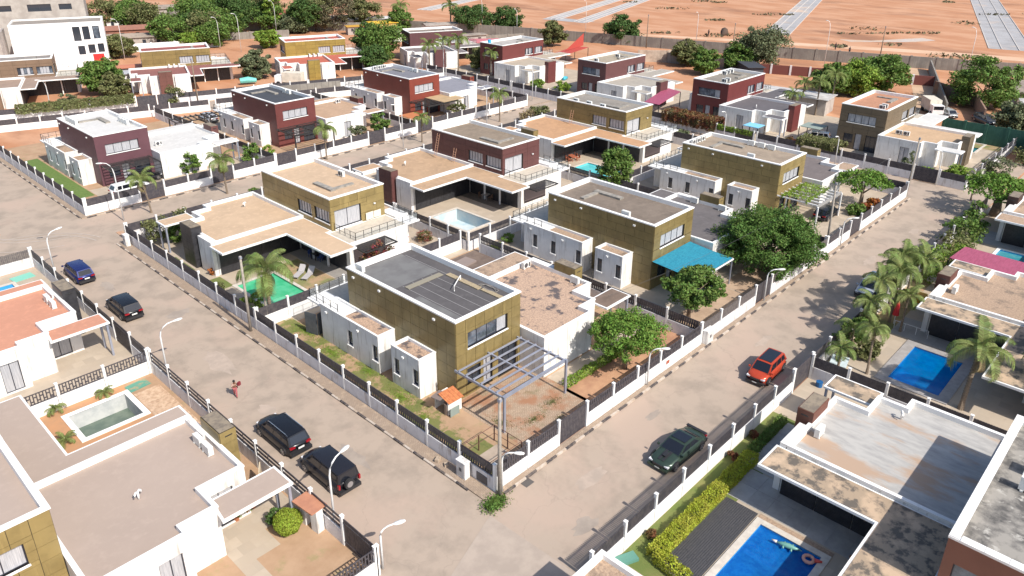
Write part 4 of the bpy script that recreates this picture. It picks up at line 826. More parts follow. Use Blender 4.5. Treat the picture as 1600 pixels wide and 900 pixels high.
far = [
 (80.5,115,9.5,5.6,'big round olive green tree behind the salmon red roof','mango'), (84,124,7.5,4.0,'dark tree half hidden behind the big round tree','dark'),
 (124,131,8.5,6.0,'dark dense tree left of the far lamp post on the cleared land edge','dark'), (131,125,7.5,4.6,'dark tree at the right of its dense neighbour by the wall','dark'),
 (138.8,91.5,8.2,5.0,'round dark tree standing before the grey boundary wall','dark'), (122.5,100.5,7,3.2,'olive tree behind the reddish brown house','olive'),
 (124.4,63.8,6.6,3.3,'small olive tree on the dirt lot','olive'), (118.8,56,6,3.0,'bright bushy tree below the small olive tree','mango'),
 (129.6,54,6,4.2,'low green tree beside the dark container','mango'), (134,51.8,10,6.0,'tall grey green tree at the estate boundary','grey'),
 (122,26,6.8,4.6,'yellow green flowering tree behind the salmon roof','bright'), (127.5,23.5,8.2,5.2,'large tree at the right of the yellow green one','mango'), (119,29,6.4,4,'leafy tree left of the yellow green one','mango'),
 (128.5,6.5,10.2,6.2,'big mango tree at the right above the parked truck','mango'), (112,-2.4,5.5,3.4,'grey green shrubby tree at the right edge','grey'),
 (24.5,124,7.4,3.6,'dark leafy tree beside the white multi storey building','mango'), (24.5,118.5,5.0,2.4,'olive climber covered tree by the driveway','olive'),
 (99,160,11,6.2,'wide flat topped acacia on the back yard','dry2'), (109,160,9,5,'yellowish sparse acacia beside the flat topped one','olive'),
 (110,145,7,3.6,'green tree beside the yellow kiosk','mango'), (71,147,5,3.0,'small bright green round tree left of the red roof','bright'),
 (88,163,5.5,4.5,'grey scrubby tree right of the vine covered column','grey'), (51,117,6.5,3.4,'grey green tree right of the olive gold house','grey'),
 (40.5,158,5.5,4.0,'olive bushes behind the olive gold house','olive'), (60,160,4.8,4,'yellow green bushes before the long grey roof','bright'),
 (67,176,11,7,'first large mango of the back tree group','mango'), (76,173,11,6,'second large mango of the back tree group','dark'), (63,158,6.5,4.4,'slim tree leaning at the back road','mango'),
 (58,190,9,6,'broad tree behind the low brick building','mango'), (46,192,6,4.0,'bushy tree beside the low brick building','olive'), (82,190,11,6.5,'tree behind the mango group, cut by the top edge','mango'), (92,196,9,6,'dark tree cut by the top edge of the photo','dark'),
 (89,92,5.2,2.6,'feathery tree beside the plum coloured house','olive'), (73,108,6,3,'dark tree at the corner of the salmon roofed house','dark')]
leafcols['lime'] = ((.22, .30, .03), (.30, .36, .05)); leafcols['dry2'] = ((.115,.11,.06), (.17,.15,.09))
for i, (x, y_, h, r_, lb, k) in enumerate(far):
    tree(x, y_, h*.88, r_*.92, lb, k, rz=h*.42, seed=40+i % 9, ncl=80, per=120, ls=.24, cr=r_*.26, trunk=.18, bottom=-.8, flat=1 if 'acacia' in lb else 0)
rs_ = random.Random(8)
for i in range(20):
    u, v = rs_.uniform(0, 1), rs_.uniform(0, 1); x = 52+u*44; y_ = 164+v*42-u*10
    tree(x, y_, rs_.uniform(7, 10), rs_.uniform(4.2, 6.2), 'leafy tree in the wooded strip at the top left', ['mango','dark','mango','olive'][i % 4], rz=rs_.uniform(3, 4), seed=40+i % 9, ncl=64, per=75, ls=.26, cr=1.45, trunk=.18, bottom=-.8, group='trees of the wooded strip')
tree(42.6, 66.4, 3.6, 1.5, 'dense dark tree in the front yard of the red brown house', 'mango', rz=1.6, seed=61, ncl=40, per=60, ls=.15, cr=.45, bottom=-.8)
tree(38.6, 66.2, 2.4, 1.2, 'greyish small tree left of the dense dark one', 'grey', rz=1.0, seed=62, ncl=24, per=50, ls=.14, cr=.4, bottom=-.8)
tree(58.5, 66.5, 2.6, 1.4, 'small tree through the dark pergola of the rust red house', 'olive', rz=1.0, seed=63, ncl=24, per=50, ls=.14, cr=.4, bottom=-.8)
rv = tree(85.3, 168.5, 13, 2.0, 'tall vine covered column like tree', 'bright', rz=6.3, seed=64, ncl=60, per=60, ls=.28, cr=1.0, bottom=-.95, name='vine_column')
P_ = [(1.6,27.8,4.5,2.8,'tallest palm beside the green pool at the left street',(0.1,.2),.17,17),
 (5.1,59.2,4.1,2.1,'palm on the verge in front of the white pickup',(-.5,-.1),.10,12), (14.1,59.0,4.1,2.1,'palm on the verge before the white house with pink curtain',(-.2,0),.11,14),
 (30.2,62.0,4.2,1.9,'bushy palm in front of the black metal pergola',(0,0),.11,15), (44.8,59.2,3.6,1.6,'small palm on the verge near the orange tiled porch',(0,0),.1,12), (61.2,59.3,4.4,2.0,'palm on the verge before the grey roofed wing',(0,0),.11,14),
 (28.3,-11.2,3.6,1.6,'slender leaning palm at the corner of the blue pool deck',(.6,.3),.09,11), (28.4,-17.6,4.6,2.7,'large palm with heavy fronds rising over the blue pool',(.5,-.1),.16,10),
 (30.8,-21.5,4.2,2.1,'palm cut by the right edge beside the large pool palm',(.2,0),.13,13), (26.6,-9.6,2.2,1.5,'short bushy palm at the foot of the slender leaning one',(.1,0),.1,13),
 (35.6,-8.9,4.2,1.9,'first palm of the street side clump, nearest the red parasol',(.1,.1),.1,13), (37.6,-9.6,4.6,2.0,'second palm of the street side clump',(.3,0),.1,13), (40.6,-9.2,5.0,2.1,'tallest palm of the street side clump',(-.2,.3),.1,14), (42.2,-10.0,4.4,2.0,'rearmost palm of the street side clump',(.2,-.2),.1,13),
 (79.4,97.4,5.4,2.4,'left palm of the pair before the plum house',(0,0),.14,12), (84.9,99.2,5.6,2.4,'right palm of the pair before the plum house',(0,0),.14,12), (80.9,90.2,7.2,2.6,'tall palm with fan like crown near the street lamp',(0,0),.15,13), (86,86,4.6,2.2,'palm behind the tall fan crowned one',(0,0),.13,12),
 (102,27.5,5.0,2.2,'left palm of the three beside the carport',(0,0),.13,12), (101.8,24.8,5.4,2.2,'middle palm of the three beside the carport',(0,0),.13,12), (107,24.4,6.0,2.4,'right palm of the three beside the carport',(0,0),.13,12), (97,27,4.0,2.0,'orange tinged palm beside the blue awning kiosk',(0,0),.12,11),
 (59.5,221,9,4.2,'big coconut palm at the top left',(0,0),.25,14), (112,147,6.5,3,'palm behind the yellow kiosk',(0,0),.2,12), (121.5,137,6.5,3,'palm at the left of the dark dense trees',(0,0),.2,12)]
for i, (x, y_, h, L, lb, ln, r_, n) in enumerate(P_): palm(x, y_, h, lb, L, n, 20+i, lean=ln, r=r_, dry=3 if i in (0,1,2) else 1)
P2 = [(33.2,-9.4,3.4,1.8,'slender palm between the street wall shrubs and the palm clump',(.1,.2),.09,12),(36.6,-10.8,3.2,1.7,'lower palm inside the street side clump',(.2,0),.09,11),(39.2,-8.9,4.0,1.9,'palm of the clump standing closest to the white fence',(0,.1),.1,12),(43.6,-9.0,4.0,1.9,'palm at the right end of the street side clump',(.1,.1),.1,12),(30.0,-9.2,2.4,1.5,'small palm between the pale tub and the upright shrubs',(0,0),.08,11),(75.0,-6.0,3.0,1.6,'small palm at the far end of the right hand fence',(0,0),.09,10)]
for i, (x, y_, h, L, lb, ln, r_, n) in enumerate(P2): palm(x, y_, h, lb, L, n, 120+i, lean=ln, r=r_, dry=1)
SP = [(-15.3,28.4-1.4,.35,.8,'small palm shrub by the ornamental fence at the left'), (-12.2,26.6,.3,.75,'small palm shrub beside the pool rim and the ornamental fence'), (-16.0,23.0,.3,.95,'low palm shrub at the near corner of the empty pool'),
 (-8.1+-.9,43.2,.5,.8,'yellowish palm shrub beside the green mat at the left edge'), (16.4,25.0,1.0,.9,'potted palm in the brown courtyard'), (18.0,66.5,1.8,1.2,'young palm before the pink curtain window')]
for i, (x, y_, h, L, lb) in enumerate(SP): palm(x, y_, h, lb, L, 10, 60+i, r=.07, dry=0, name='palm_shrub', cat='palm shrub')
rng_ = np.random.default_rng(71); N_ = rng_.normal(size=(6500,3)); N_ /= np.linalg.norm(N_, axis=1)[:,None]; P_r = N_*(rng_.uniform(.86,1.03,(6500,1)))*[.78,.78,.68]*(1+.05*np.sin(N_[:,:1]*9))
new('bush', leafmesh('foliage', P_r, N_*1.3, .05, leaf('lime'), rng_), None, (-10.2,6.0,.72), 0, 'round clipped yellow green bush in the bottom left garden', 'bush'); bush(-10.4, 7.1, .5, 1.0, 'small darker bush behind the round clipped one', 'dark', 72, ls=.06)
hedge(2.35, -9.9, 1.95, -11.9, .75, .62, 'short end of the yellow green clipped hedge beside the dark deck', 'yellow', 3, 1500); hedge(2.1, -9.75, 13.4, -9.65, .78, .62, 'long yellow green clipped hedge along the dark deck', 'yellow', 4, 17000, .05)
hedge(13.6, -9.4, 18.4, -9.3, .5, .45, 'dark green low hedge at the end of the side lawn', 'mango', 5, 2800); hedge(11.2, 3.9, 20.5, 3.8, .5, .5, 'loose green hedge between the garden soil and the path', 'bright', 6, 3500, .075)
hedge(7.5, 114.2, 24, 109.1, 1.3, 1.3, 'thick leafy hedge hanging over the white wall', 'olive', 8, 6000, .16, z=1.0); 
hedge(79.2, 39.5, 79.0, 30, 3.0, 1.6, 'big reddish flowering hedge over the dark fence', 'redleaf', 9, 6000, .15, z=.9); hedge(78.4, 30, 78.4, 24.2, .5, .6, 'green creeper on top of the fence before the white wing', 'bright', 10, 1800, .1, z=1.2)
hedge(79.5, 17.5, 79.7, 11.5, 3.0, .9, 'leafy green carport cover before the grey brown house', 'olive', 11, 4600, .13, z=1.5); bush(80, 19.2, 1.4, 1.6, 'reddish bush left of the leafy carport cover', 'redleaf', 73, ls=.12)
hedge(52.6, 6.2, 58.6, 6.2, 2.6, .35, 'vines grown over the white pergola', 'bright', 12, 4000, .09, z=2.75)
for i, (x, y_, r_, h, k, lb) in enumerate([
 (14.3,29.6,1.7,3.0,'bougain','pink and green bougainvillea climbing against the white balcony wall'), (2.6,51,1.9,2.6,'olive','olive climber on the small frame in the left corner'), (3.6,49,1.2,2.2,'mango','dark climber left of the black chimney tower'),
 (2.4,39.4,.4,.8,'orange','orange flowering shrub by the black tower'), (1.2,35.8,.5,.8,'olive','low shrub inside the board fence'), (1.0,31.5,.5,1.0,'bright','banana like shrub left of the tall palm'), (1.4,29.7,.8,2.2,'bright','big leaved plant at the foot of the tall palm'), (21.3,31.2,1.0,1.3,'bougain','red flowering shrub by the fence of the empty pool'), (16.2,56.4,.8,.9,'mango','green shrub on the verge behind the beige roof'), (5.2,50.6,1.5,2.6,'olive','creeper over the frame beside the black tower'),
 (25.0,24.5,.6,.9,'bright','yellow green shrub before the lilac annexe'), (27.2,25.0,.7,1.0,'mango','green shrub in the lane by the dividing fence'), (46.0,11,.7,1.6,'dry','brown spiky plant before the second lilac annexe'), (47.8,12.5,.9,1.9,'olive','pale spiky plant left of the gold tower'),
 (12.5,-8.75,.38,.5,'redleaf','reddish shrub in the middle of the side lawn'), (15.4,-8.7,.38,.5,'redleaf','reddish shrub near the end of the side lawn'), (3.4,-8.8,.3,.45,'redleaf','small rusty shrub at the near end of the side lawn'), (9.4,-17.6,.3,.4,'orange','tiny orange shrub by the gravel strip'),
 (29.3,-8.6,.85,3.0,'mango','upright cypress like shrub by the small tub'), (31.6,-8.9,1.1,2.9,'mango','second upright shrub beside the street wall'), (33.4,-9.0,1.1,3.0,'olive','third upright yellowish shrub by the street wall'), (30.6,-10.4,1.1,1.4,'olive','low shrub behind the upright ones'),
 (48.6,-9.5,2.6,2.9,'bright','large clipped shrub at the right of the street'), (52.6,-9.8,2.2,2.6,'bright','yellow green shrub behind the large clipped shrub'), (56.4,-9.2,2.2,2.3,'olive','golden green shrub further along the wall'), (60.8,-9.0,2.0,2.8,'mango','tall shrub before the thick trunked tree'), (65.4,-9,1.6,3.0,'mango','tall dark shrub next to the thick trunked tree'),
 (63.6,1.3,1.2,1.2,'orange','orange flowered bush below the umbrella tree'), (60.8,2.2,1.2,1.0,'mango','round bush at the umbrella tree foot'), (73.5,33.2,1.6,1.4,'grey','grey green shrubs on the cross street'), (68.5,57.4,1.8,1.6,'olive','wild grass bush on the verge by the crossing'), (64.5,56,2.2,1.5,'dry','reddish dry bush on the verge'), (75,49,2,1.4,'olive','scrub at the far crossing'),
 (8.0,67.5,.7,.7,'orange','orange edged plant at the lawn corner'), (14.5,69.5,1.4,2.8,'mango','climber on the white wall beside the slatted carport'), (25.5,69,1.0,1.5,'bright','bright bush in the red brown house yard'), (23.0,68.5,1.6,2.2,'mango','leafy garden bushes behind the brown canopy'), (24,54.8,1.2,.9,'pink','flowering bush behind the beige roof'),
 (84,71.5,1.6,1.6,'bright','bright bush by the blue inflatable'), (86,67,1.6,1.8,'bright','bright bush left of the maroon house'), (81.5,70,1.4,1.4,'mango','dark bush before the maroon house'), (30,108,2,3,'olive','bush beside the driveway gate'), (16,117,1.6,2.6,'grey','small palm like bush before the tan house'),
 (80.2,.8,1.3,1.2,'bright','bright plants in front of the white porch'), (83.5,-2,1.6,1.4,'bright','yellow green plants by the white railing'), (88,-5.6,2.2,2.2,'grey','grey green bush outside the white railing'), (96,-8,2.6,2.6,'olive','olive bush at the right edge'), (79.6,3.0,.9,3.4,'grey','narrow conifer before the white porch')]):
    bush(x, y_, r_, h, lb, k, 80+i, ls=.07+.05*(r_ > 1)+.03*(y_ > 60 or x > 60))
grass([(-.75,-.75,.75,.5)], 'mango', n=3200, seed=2, hgt=.32, sz=.075); gp = [(2.6,24,.9,2.4),(2.2,20,.8,2.2),(2.6,15.8,.7,1.6),(2.2,11.5,.9,2.2),(1.8,8.6,.9,.8)]
grass(gp, 'bright', n=9000, seed=3, hgt=.05, sz=.04); grass([(6.8,3.0,1.3,.5),(9.2,3.4,1.3,.6),(5.0,4.4,.7,1.2),(8.2,1.9,.5,.35)], 'olive', n=1500, seed=4, hgt=.04, sz=.045)
grass([(8,56.0,6,.5),(24,56,9,.6),(45,56,9,.6)], 'olive', n=1800, seed=5)
scr = [(random.Random(i).uniform(150,420), random.Random(i+99).uniform(20,170)) for i in range(60)]
for nm, se, nn, pts in (('scrub', 6, 5200, [(a, b_, 5+(i % 5)*2.2, 1.4+(i % 3)*.9) for i, (a, b_) in enumerate(scr)]),):
    rng = np.random.default_rng(se); A = np.array(pts); A[:,2] *= .5; A[:,3] *= 1.3; nn = 2600; idx = rng.integers(0, len(A), nn); a = rng.random(nn)*2*PI; rr = rng.random(nn)**.6
    P = np.stack([A[idx,0]+np.cos(a)*rr*A[idx,2]*.7-np.sin(a)*rr*A[idx,3]*.6, A[idx,1]-np.cos(a)*rr*A[idx,2]*.6-np.sin(a)*rr*A[idx,3]*.6, .12+.2*rng.random(nn)], 1)
    new(nm, leafmesh(nm, P, np.tile([0,0,.8], (nn,1)), .42, leaf('dry2'), rng), None, kind='stuff')
# ------------------------------------------------------------------ street lamps and poles
def lamp(x, y, h, az, label, reach=1.0, head=1.0):
    R = new('street_lamp', None, None, (x,y,0), az, label, 'street lamp', 'white street lamps')
    r_ = .055; pts = [(0,0,0), (0,0,h*.78)]+[(reach*(1-math.cos(t*PI/2)), 0, h*.78+h*.2*math.sin(t*PI/2)) for t in (.25,.5,.75,1)]
    obj('pole', B().tube(pts, [r_*1.3, r_]+[r_*.8]*4, 8), white_m, R, True)
    b = B(); n = 8; vs = []; fs = []; st = [(0,.05,.04),(.15,.12,.07),(.42,.15,.085),(.62,.09,.05),(.66,.02,.02)]
    for (u, w_, t) in st:
        for k in range(n): vs.append((reach-.02+u*head, math.cos(2*PI*k/n)*w_*head, h*.98+.10*u+math.sin(2*PI*k/n)*t*head))
    for i in range(len(st)-1):
        for k in range(n): fs.append((i*n+k, (i+1)*n+k, (i+1)*n+(k+1)%n, i*n+(k+1)%n))
    b.add(vs, fs); obj('lamp_head', b, mat('lamp_head_white', (.72,.72,.70), .45), R, True); return R
for a in [(2.0,59.0,6.9,PI*.95,'tall white street lamp on the verge by the white pickup',.9), (-8.15,25.5,4.6,-.25,'white street lamp behind the railed fence near the walking person',1.0), (-8.3,4.3,4.8,.15,'white street lamp beside the black car with spare wheel',.9), (-8.2,.15,2.9,-.5,'short white lamp on the fence corner at the bottom',.7),
 (-7.9,49.8,4.4,.1,'white street lamp beside the dark blue car',.9), (.25,-.35,3.1,-PI/3,'short white lamp beside the grey pole at the street corner',.7), (15.5,-.25,3.3,-PI/3.2,'white street lamp under the feathery tree',.75), (33.6,-.25,3.3,-PI/3.2,'white street lamp beside the large spreading tree',.75),
 (50.3,-.25,3.3,-PI/3.2,'small white lamp beside the second utility pole',.7), (40.8,58.6,6.6,PI*.9,'tall white lamp on the verge before the red brown house',.9), (57.6,58.6,6.6,PI*.9,'tall white lamp on the verge before the rust red house',.9), (79.6,93.2,6.8,PI*.8,'lamp between the palms near the plum house',.9),
 (83,163,9,PI,'far lamp beside the vine covered column',.8), (40.5,155,9,PI,'far lamp right of the white building',.8), (62.5,154,7.5,PI,'far lamp beside the low roof',.8), (63.5,146,9,PI,'far lamp right of the leaning tree',.8), (12.4,113.6,6.0,PI,'lamp at the left before the leafy hedge',.8),
 (124.3,127.5,9.5,PI,'lamp right of the dark dense trees',.6), (129,119,7,PI,'lamp by the far wall behind the pale roof',.6), (144.7,108,9,PI,'lamp before the new grey road',.6), (144.4,73.5,9,PI,'far lamp near the small figures',.6), (148.4,43,9.5,PI/2,'tall lamp at the maroon wall',.6), (161,17.2,9.5,PI/2,'tall lamp left of the big mango tree',.6),
 (77.6,28.4,4.5,PI,'lamp before the white wing of the crimson house',.8), (75.8,65.4,6.5,PI,'lamp at the crossing before the reddish brown house',.8), (77.3,11.4,4.2,PI,'lamp before the leafy carport',.8), (78.0,-1.2,4.5,PI/2,'lamp before the narrow conifer',.2)]: lamp(*a)
def upole(x, y, h, label, lean=(0,0), mt=None):
    R = new('utility_pole', None, None, (x,y,0), 0, label, 'utility pole'); obj('pole', B().tube([(0,0,0),(lean[0],lean[1],h)], [.13,.09], 8), mt or polec, R, True)
    b = B(); b.box(lean[0]-.1,lean[1]-.1,h-.25,lean[0]+.1,lean[1]+.1,h-.05); obj('bracket', b, steelw, R)
    return (x+lean[0], y+lean[1], h-.1)
u1 = upole(-.05, -.45, 6.9, 'grey concrete pole at the near street corner'); u2 = upole(-.55, 27.3, 6.8, 'grey pole on the left pavement beside the tall palm')
u3 = upole(48.3, .35, 7.2, 'grey utility pole with cables behind the spreading tree', (.3,.3)); u4 = upole(70.8, .05, 7.4, 'dark utility pole at the far street corner', (.2,-.1)); upole(1.0, 27.3, 4.6, 'short weathered post beside the tall palm trunk')
upole(32.2, 103.4, 8, 'brown wooden pole before the dusty red roof house', mt=bark); upole(137.2, 83, 8, 'thin dark pole left of the far lamp near the wall', mt=bark); upole(142.5, 62.6, 7.5, 'thin dark pole right of the far lamp near the wall', mt=bark); upole(159.3, 35, 8, 'dark pole with a small lamp on the far wall', mt=bark)
def cable(a, c, label, sag=.5, rad=.012):
    a, c = Vector(a), Vector(c); o = obj('cable', B().tube([(c-a)*t/8-Vector((0,0,sag*4*(t/8)*(1-t/8))) for t in range(9)], rad, 4), mat('cable_black', (.06,.06,.06), .6), loc=a, label=label, cat='cable')
cable(u3, u4, 'overhead cable from the spreading tree pole to the far corner pole'); cable(u3, (19.5,6.5,3.4), 'long overhead cable sagging to the gravel roof', .8); cable(u3, (34.5,8,3.1), 'overhead cable to the blue awning house'); cable((u3[0],u3[1],6.6), (35,4.2,2.8), 'lower overhead cable to the blue awning', .7)
# ------------------------------------------------------------------ vehicles
tyre = mat('tyre_rubber', (.02,.02,.022), .85); rimm = mat('wheel_rim', (.42,.42,.44), .3, metal=.7); redl = mat('tail_light', (.30,.012,.02), .2); lampg = mat('head_light', (.75,.76,.78), .15)
carglass = mat('car_glass', (.012,.014,.02), .04, spec=.9); chrome = mat('chrome_trim', (.6,.6,.62), .2, metal=.9); blk = mat('black_plastic', (.025,.025,.028), .5); platem = mat('number_plate', (.72,.72,.70), .5)
def paint(n, c, metal=.35): return mat('paint_'+n, c, .26, metal=metal, c2=tuple(v*1.08 for v in c), scale=2, spec=.6)
def car(x, y, heading, L, W, H, label, pm, kind='suv', spare=False, sunroof=False, stripes=False, roofm_=None, rails=False, cat='car', name='parked_car', wheelr=.31, group='cars parked along the streets'):
    R = new(name, None, None, (x,y,0), heading, label, cat, group); h = L/2; w_ = W/2
    low = kind == 'sports'; belt = H*(.60 if not low else .66)
    hood = {'suv': .22, 'box': .2, 'mpv': .12, 'sports': .30, 'pickup': .24}[kind]*L
    st = [(h, .80, .42*H, .24), (h-.10, .90, .50*H, .18), (h-.38, .97, .545*H, .17), (h-hood, 1.0, belt, .16), (0, 1.0, belt+.02, .16), (-h*.6, 1.0, belt+.03, .16), (-h+.22, .97, belt+.03 if kind != 'sports' else belt+.02, .18), (-h+.06, .93, belt*.96, .22), (-h, .86, belt*.86, .30)]
    prof = [(.90,0),(.985,.12),(1.0,.45),(.985,.72),(.90,.93),(.72,1.0),(.35,1.025),(0,1.03)]
    prof = [(a, b_) for a, b_ in prof]+[(-a, b_) for a, b_ in prof[-2::-1]]
    vs = []; fs = []; n = len(prof)
    for (sx, sw, zt, zb) in st:
        for (a, b_) in prof: vs.append((sx-(abs(a)**3)*(.26 if abs(sx) > h-.15 else .12)*(1 if sx > 0 else -1)*(abs(sx) > h-.5), a*w_*sw, zb+(zt-zb)*b_))
    for i in range(len(st)-1):
        for k in range(n-1): fs.append((i*n+k, i*n+k+1, (i+1)*n+k+1, (i+1)*n+k))
        fs.append((i*n+n-1, i*n, (i+1)*n, (i+1)*n+n-1))
    fs.append(tuple(range(n))[::-1]); fs.append(tuple((len(st)-1)*n+k for k in range(n)))
    body = obj('body', B().add(vs, fs), pm, R, True)
    body.data.polygons[len(fs)-1].use_smooth = False; body.data.polygons[len(fs)-2].use_smooth = False
    # cabin
    xw = h-hood+.12; xt = xw-(.62 if kind not in ('sports',) else .80); xr = {'suv': -h+.42, 'box': -h+.20, 'mpv': -h+.50, 'sports': -h*.42, 'pickup': -h*.12}[kind]; xb = {'suv': -h+.10, 'box': -h+.08, 'mpv': -h+.12, 'sports': -h+.55, 'pickup': -h*.2}[kind]
    zb, zt = belt+.0, H; bw, tw = w_*.93, w_*.74
    Bm = [Vector((xw,bw*.93,zb)), Vector((xb,bw*.93,zb)), Vector((xb,-bw*.93,zb)), Vector((xw,-bw*.93,zb))]
    Tm = [Vector((xt,tw,zt-.045)), Vector((xr,tw,zt-.06)), Vector((xr,-tw,zt-.06)), Vector((xt,-tw,zt-.045))]
    b = B(); b.add(Bm+Tm, [(0,1,5,4),(1,2,6,5),(2,3,7,6),(3,0,4,7)]); obj('cabin', b, pm, R)
    # roof with rounded cross section
    b = B(); vs = []; fs = []; ns = 7; rs = [(xt+.05,.0),(xt-.12,.035),((xt+xr)/2,.055),(xr+.14,.035),(xr-.02,.0)]
    for (rx_, rh) in rs:
        for k in range(ns):
            a = -1+2*k/(ns-1); vs.append((rx_, a*(tw+.012), zt-.055+rh*(1-a*a*.5)+.012*(1-a*a)+(0 if abs(a) < 1 else -.02)))
    for i in range(len(rs)-1):
        for k in range(ns-1): fs.append((i*ns+k, (i+1)*ns+k, (i+1)*ns+k+1, i*ns+k+1))
    ro = obj('roof', B().add(vs, fs), roofm_ or pm, R, True)
    def glass(nm, a, b_, c, d, i0, i1, j0, j1, push):
        f = lambda u, v: a.lerp(b_, u).lerp(d.lerp(c, u), v); q = [f(i0,j0), f(i1,j0), f(i1,j1), f(i0,j1)]
        nn = (q[1]-q[0]).cross(q[3]-q[0]).normalized(); nn = nn if nn.dot(push) > 0 else -nn
        obj(nm, B().add([v+nn*.008 for v in q], [(0,1,2,3)]), carglass, R)
    glass('windscreen', Bm[0], Bm[3], Tm[3], Tm[0], .05, .95, .06, .97, Vector((1,0,0)))
    glass('rear_window', Bm[1], Bm[2], Tm[2], Tm[1], .09, .91, .12, .88, Vector((-1,0,0)))
    for s, (A0, A1, T1, T0) in ((1, (Bm[0],Bm[1],Tm[1],Tm[0])), (-1, (Bm[3],Bm[2],Tm[2],Tm[3]))):
        sp = (.07,.40,.43,.70,.73,.93) if kind in ('suv','box','mpv') else (.10,.46,.49,.84)
        for k in range(0, len(sp), 2): glass('side_window', A0, A1, T1, T0, sp[k], sp[k+1], .10, .90, Vector((0,s,0)))
        obj('mirror', B().box(xw-.20, s*w_*.95-.02, belt+.02, xw-.08, s*w_*.95+s*.16, belt+.14), pm if kind != 'box' else blk, R)
        obj('sill_trim', B().box(-h+.85, s*w_*.985-.03, .16, h-.85, s*w_*.985+.03, .25), blk, R)
        for xx in (h-.72*L/4.1, -h+.76*L/4.1):
            arch = []
            for k in range(17):
                a = PI*k/16; arch.append((xx+math.cos(a)*(wheelr+.075), s*(w_+.004), wheelr+math.sin(a)*(wheelr+.075)))
            b = B(); b.add(arch+[(v[0], s*(w_-.06), v[2]) for v in arch], [tuple(range(17))]+[(k,k+1,17+k+1,17+k) for k in range(16)]); obj('wheel_arch', b, blk, R)
            wv = 14; b = B(); pr = [(.0,.82),(.03,.97),(.09,1.0),(.15,.97),(.17,.82)]; vs = []; fs = []
            for (yy, rr) in pr:
                for k in range(wv): vs.append((math.cos(2*PI*k/wv)*wheelr*rr, s*(yy-.135), math.sin(2*PI*k/wv)*wheelr*rr))
            for i in range(4):
                for k in range(wv): fs.append((i*wv+k, i*wv+(k+1)%wv, (i+1)*wv+(k+1)%wv, (i+1)*wv+k))
            fs += [tuple(range(wv)), tuple(range(4*wv, 5*wv))]; wo = obj('wheel', b.add(vs, fs), tyre, R, True, loc=(xx, s*w_, wheelr))
            b = B()
            for k in range(5):
                a = 2*PI*k/5; c_, s_ = math.cos(a), math.sin(a); rr = wheelr*.66; b.add([(c_*.03-s_*.035, s*.045, s_*.03+c_*.035), (c_*.03+s_*.035, s*.045, s_*.03-c_*.035), (c_*rr+s_*.03, s*.045, s_*rr-c_*.03), (c_*rr-s_*.03, s*.045, s_*rr+c_*.03)], [(0,1,2,3)])
            b.tube([(0,s*.03,0),(0,s*.052,0)], wheelr*.2, 8); 
            vs = [(math.cos(2*PI*k/16)*wheelr*r__, s*.05, math.sin(2*PI*k/16)*wheelr*r__) for r__ in (.60,.70) for k in range(16)]; b.add(vs, [(k,(k+1)%16,16+(k+1)%16,16+k) for k in range(16)]); obj('rim', b, rimm, wo)
    zf = .42*H
    for s in (-1, 1):
        q = obj('headlight', B().box(h-.30, s*w_*.66-.16, zf-.05, h-.09, s*w_*.66+.13, zf+.05), lampg, R); q.rotation_euler[2] = -s*.32; q.location = (.02, 0, 0) if False else (0,0,0); q.rotation_euler[2] = 0
        if kind == 'box': obj('tail_light', B().box(-h+.02, s*w_*.84-.06, belt*.66, -h+.18, s*w_*.84+.05, belt*.97), redl, R)
        else: obj('tail_light', B().box(-h+.01, s*w_*.66-.18, belt*.82, -h+.16, s*w_*.66+.17, belt*.93), redl, R)
    obj('grille', B().box(h-.06,-w_*.42,zf-.10,h+.015,w_*.42,zf+.04), blk, R); obj('front_bumper', B().box(h-.30,-w_*.84,.20,h+.03,w_*.84,.36), blk if kind != 'sports' else pm, R)
    obj('rear_bumper', B().box(-h-.07,-w_*.86,.24,-h+.22,w_*.86,.46), blk, R); obj('number_plate', B().box(-h-.035,-.21,belt*.66,-h-.0,.21,belt*.66+.11), platem, R); obj('number_plate', B().box(h+.0,-.17,.28,h+.04,.17,.35), platem, R)
    if rails:
        for s in (-1, 1): obj('roof_rail', B().tube([(xt-.1,s*tw*.93,zt-.01),(xt-.3,s*tw*.93,zt+.055),(xr+.25,s*tw*.93,zt+.05),(xr+.08,s*tw*.93,zt-.02)], .018, 5), chrome, R)
    if spare:
        b = B(); b.tube([(-h-.20,.12,belt*.88),(-h-.02,.12,belt*.88)], .33, 18); so_ = obj('spare_wheel', b, tyre, R); b = B(); b.tube([(-h-.215,.12,belt*.88),(-h-.20,.12,belt*.88)], .20, 14)
        obj('rim', b, rimm, so_)
    if sunroof: obj('sunroof', B().box(xt-.95 if sunroof < 2 else xr+.2, -tw*.8, zt+.006, xt-.12, tw*.8, zt+.022), carglass, R)
    if stripes:
        b = B()
        for s in (-1, 1): b.add([(h-.30,s*.13-.09,.575*H),(h-.30,s*.13+.09,.575*H),(h-hood+.05,s*.15+.10,belt+.035),(h-hood+.05,s*.15-.10,belt+.035)], [(0,1,2,3)])
        obj('bonnet_stripe', b, blk, R); obj('bonnet_scoop', B().box(h-hood+.25,-.12,belt-.03,h-hood+.7,.12,belt+.045), blk, R); obj('spoiler', B().box(-h+.02,-w_*.86,belt+.06,-h+.24,w_*.86,belt+.10), blk, R)
    return R
H_ = PI/2
black = paint('black', (.012,.013,.017), .2); car(-6.45, 47.75, H_, 4.1, 1.62, 1.36, 'dark blue hatchback parked furthest up the left street', paint('blue', (.015,.025,.13)), 'mpv', wheelr=.28)
car(-6.25, 38.0, H_, 4.3, 1.68, 1.45, 'black estate car parked behind the dark blue hatchback beside the salmon porch', black, 'suv', rails=False)
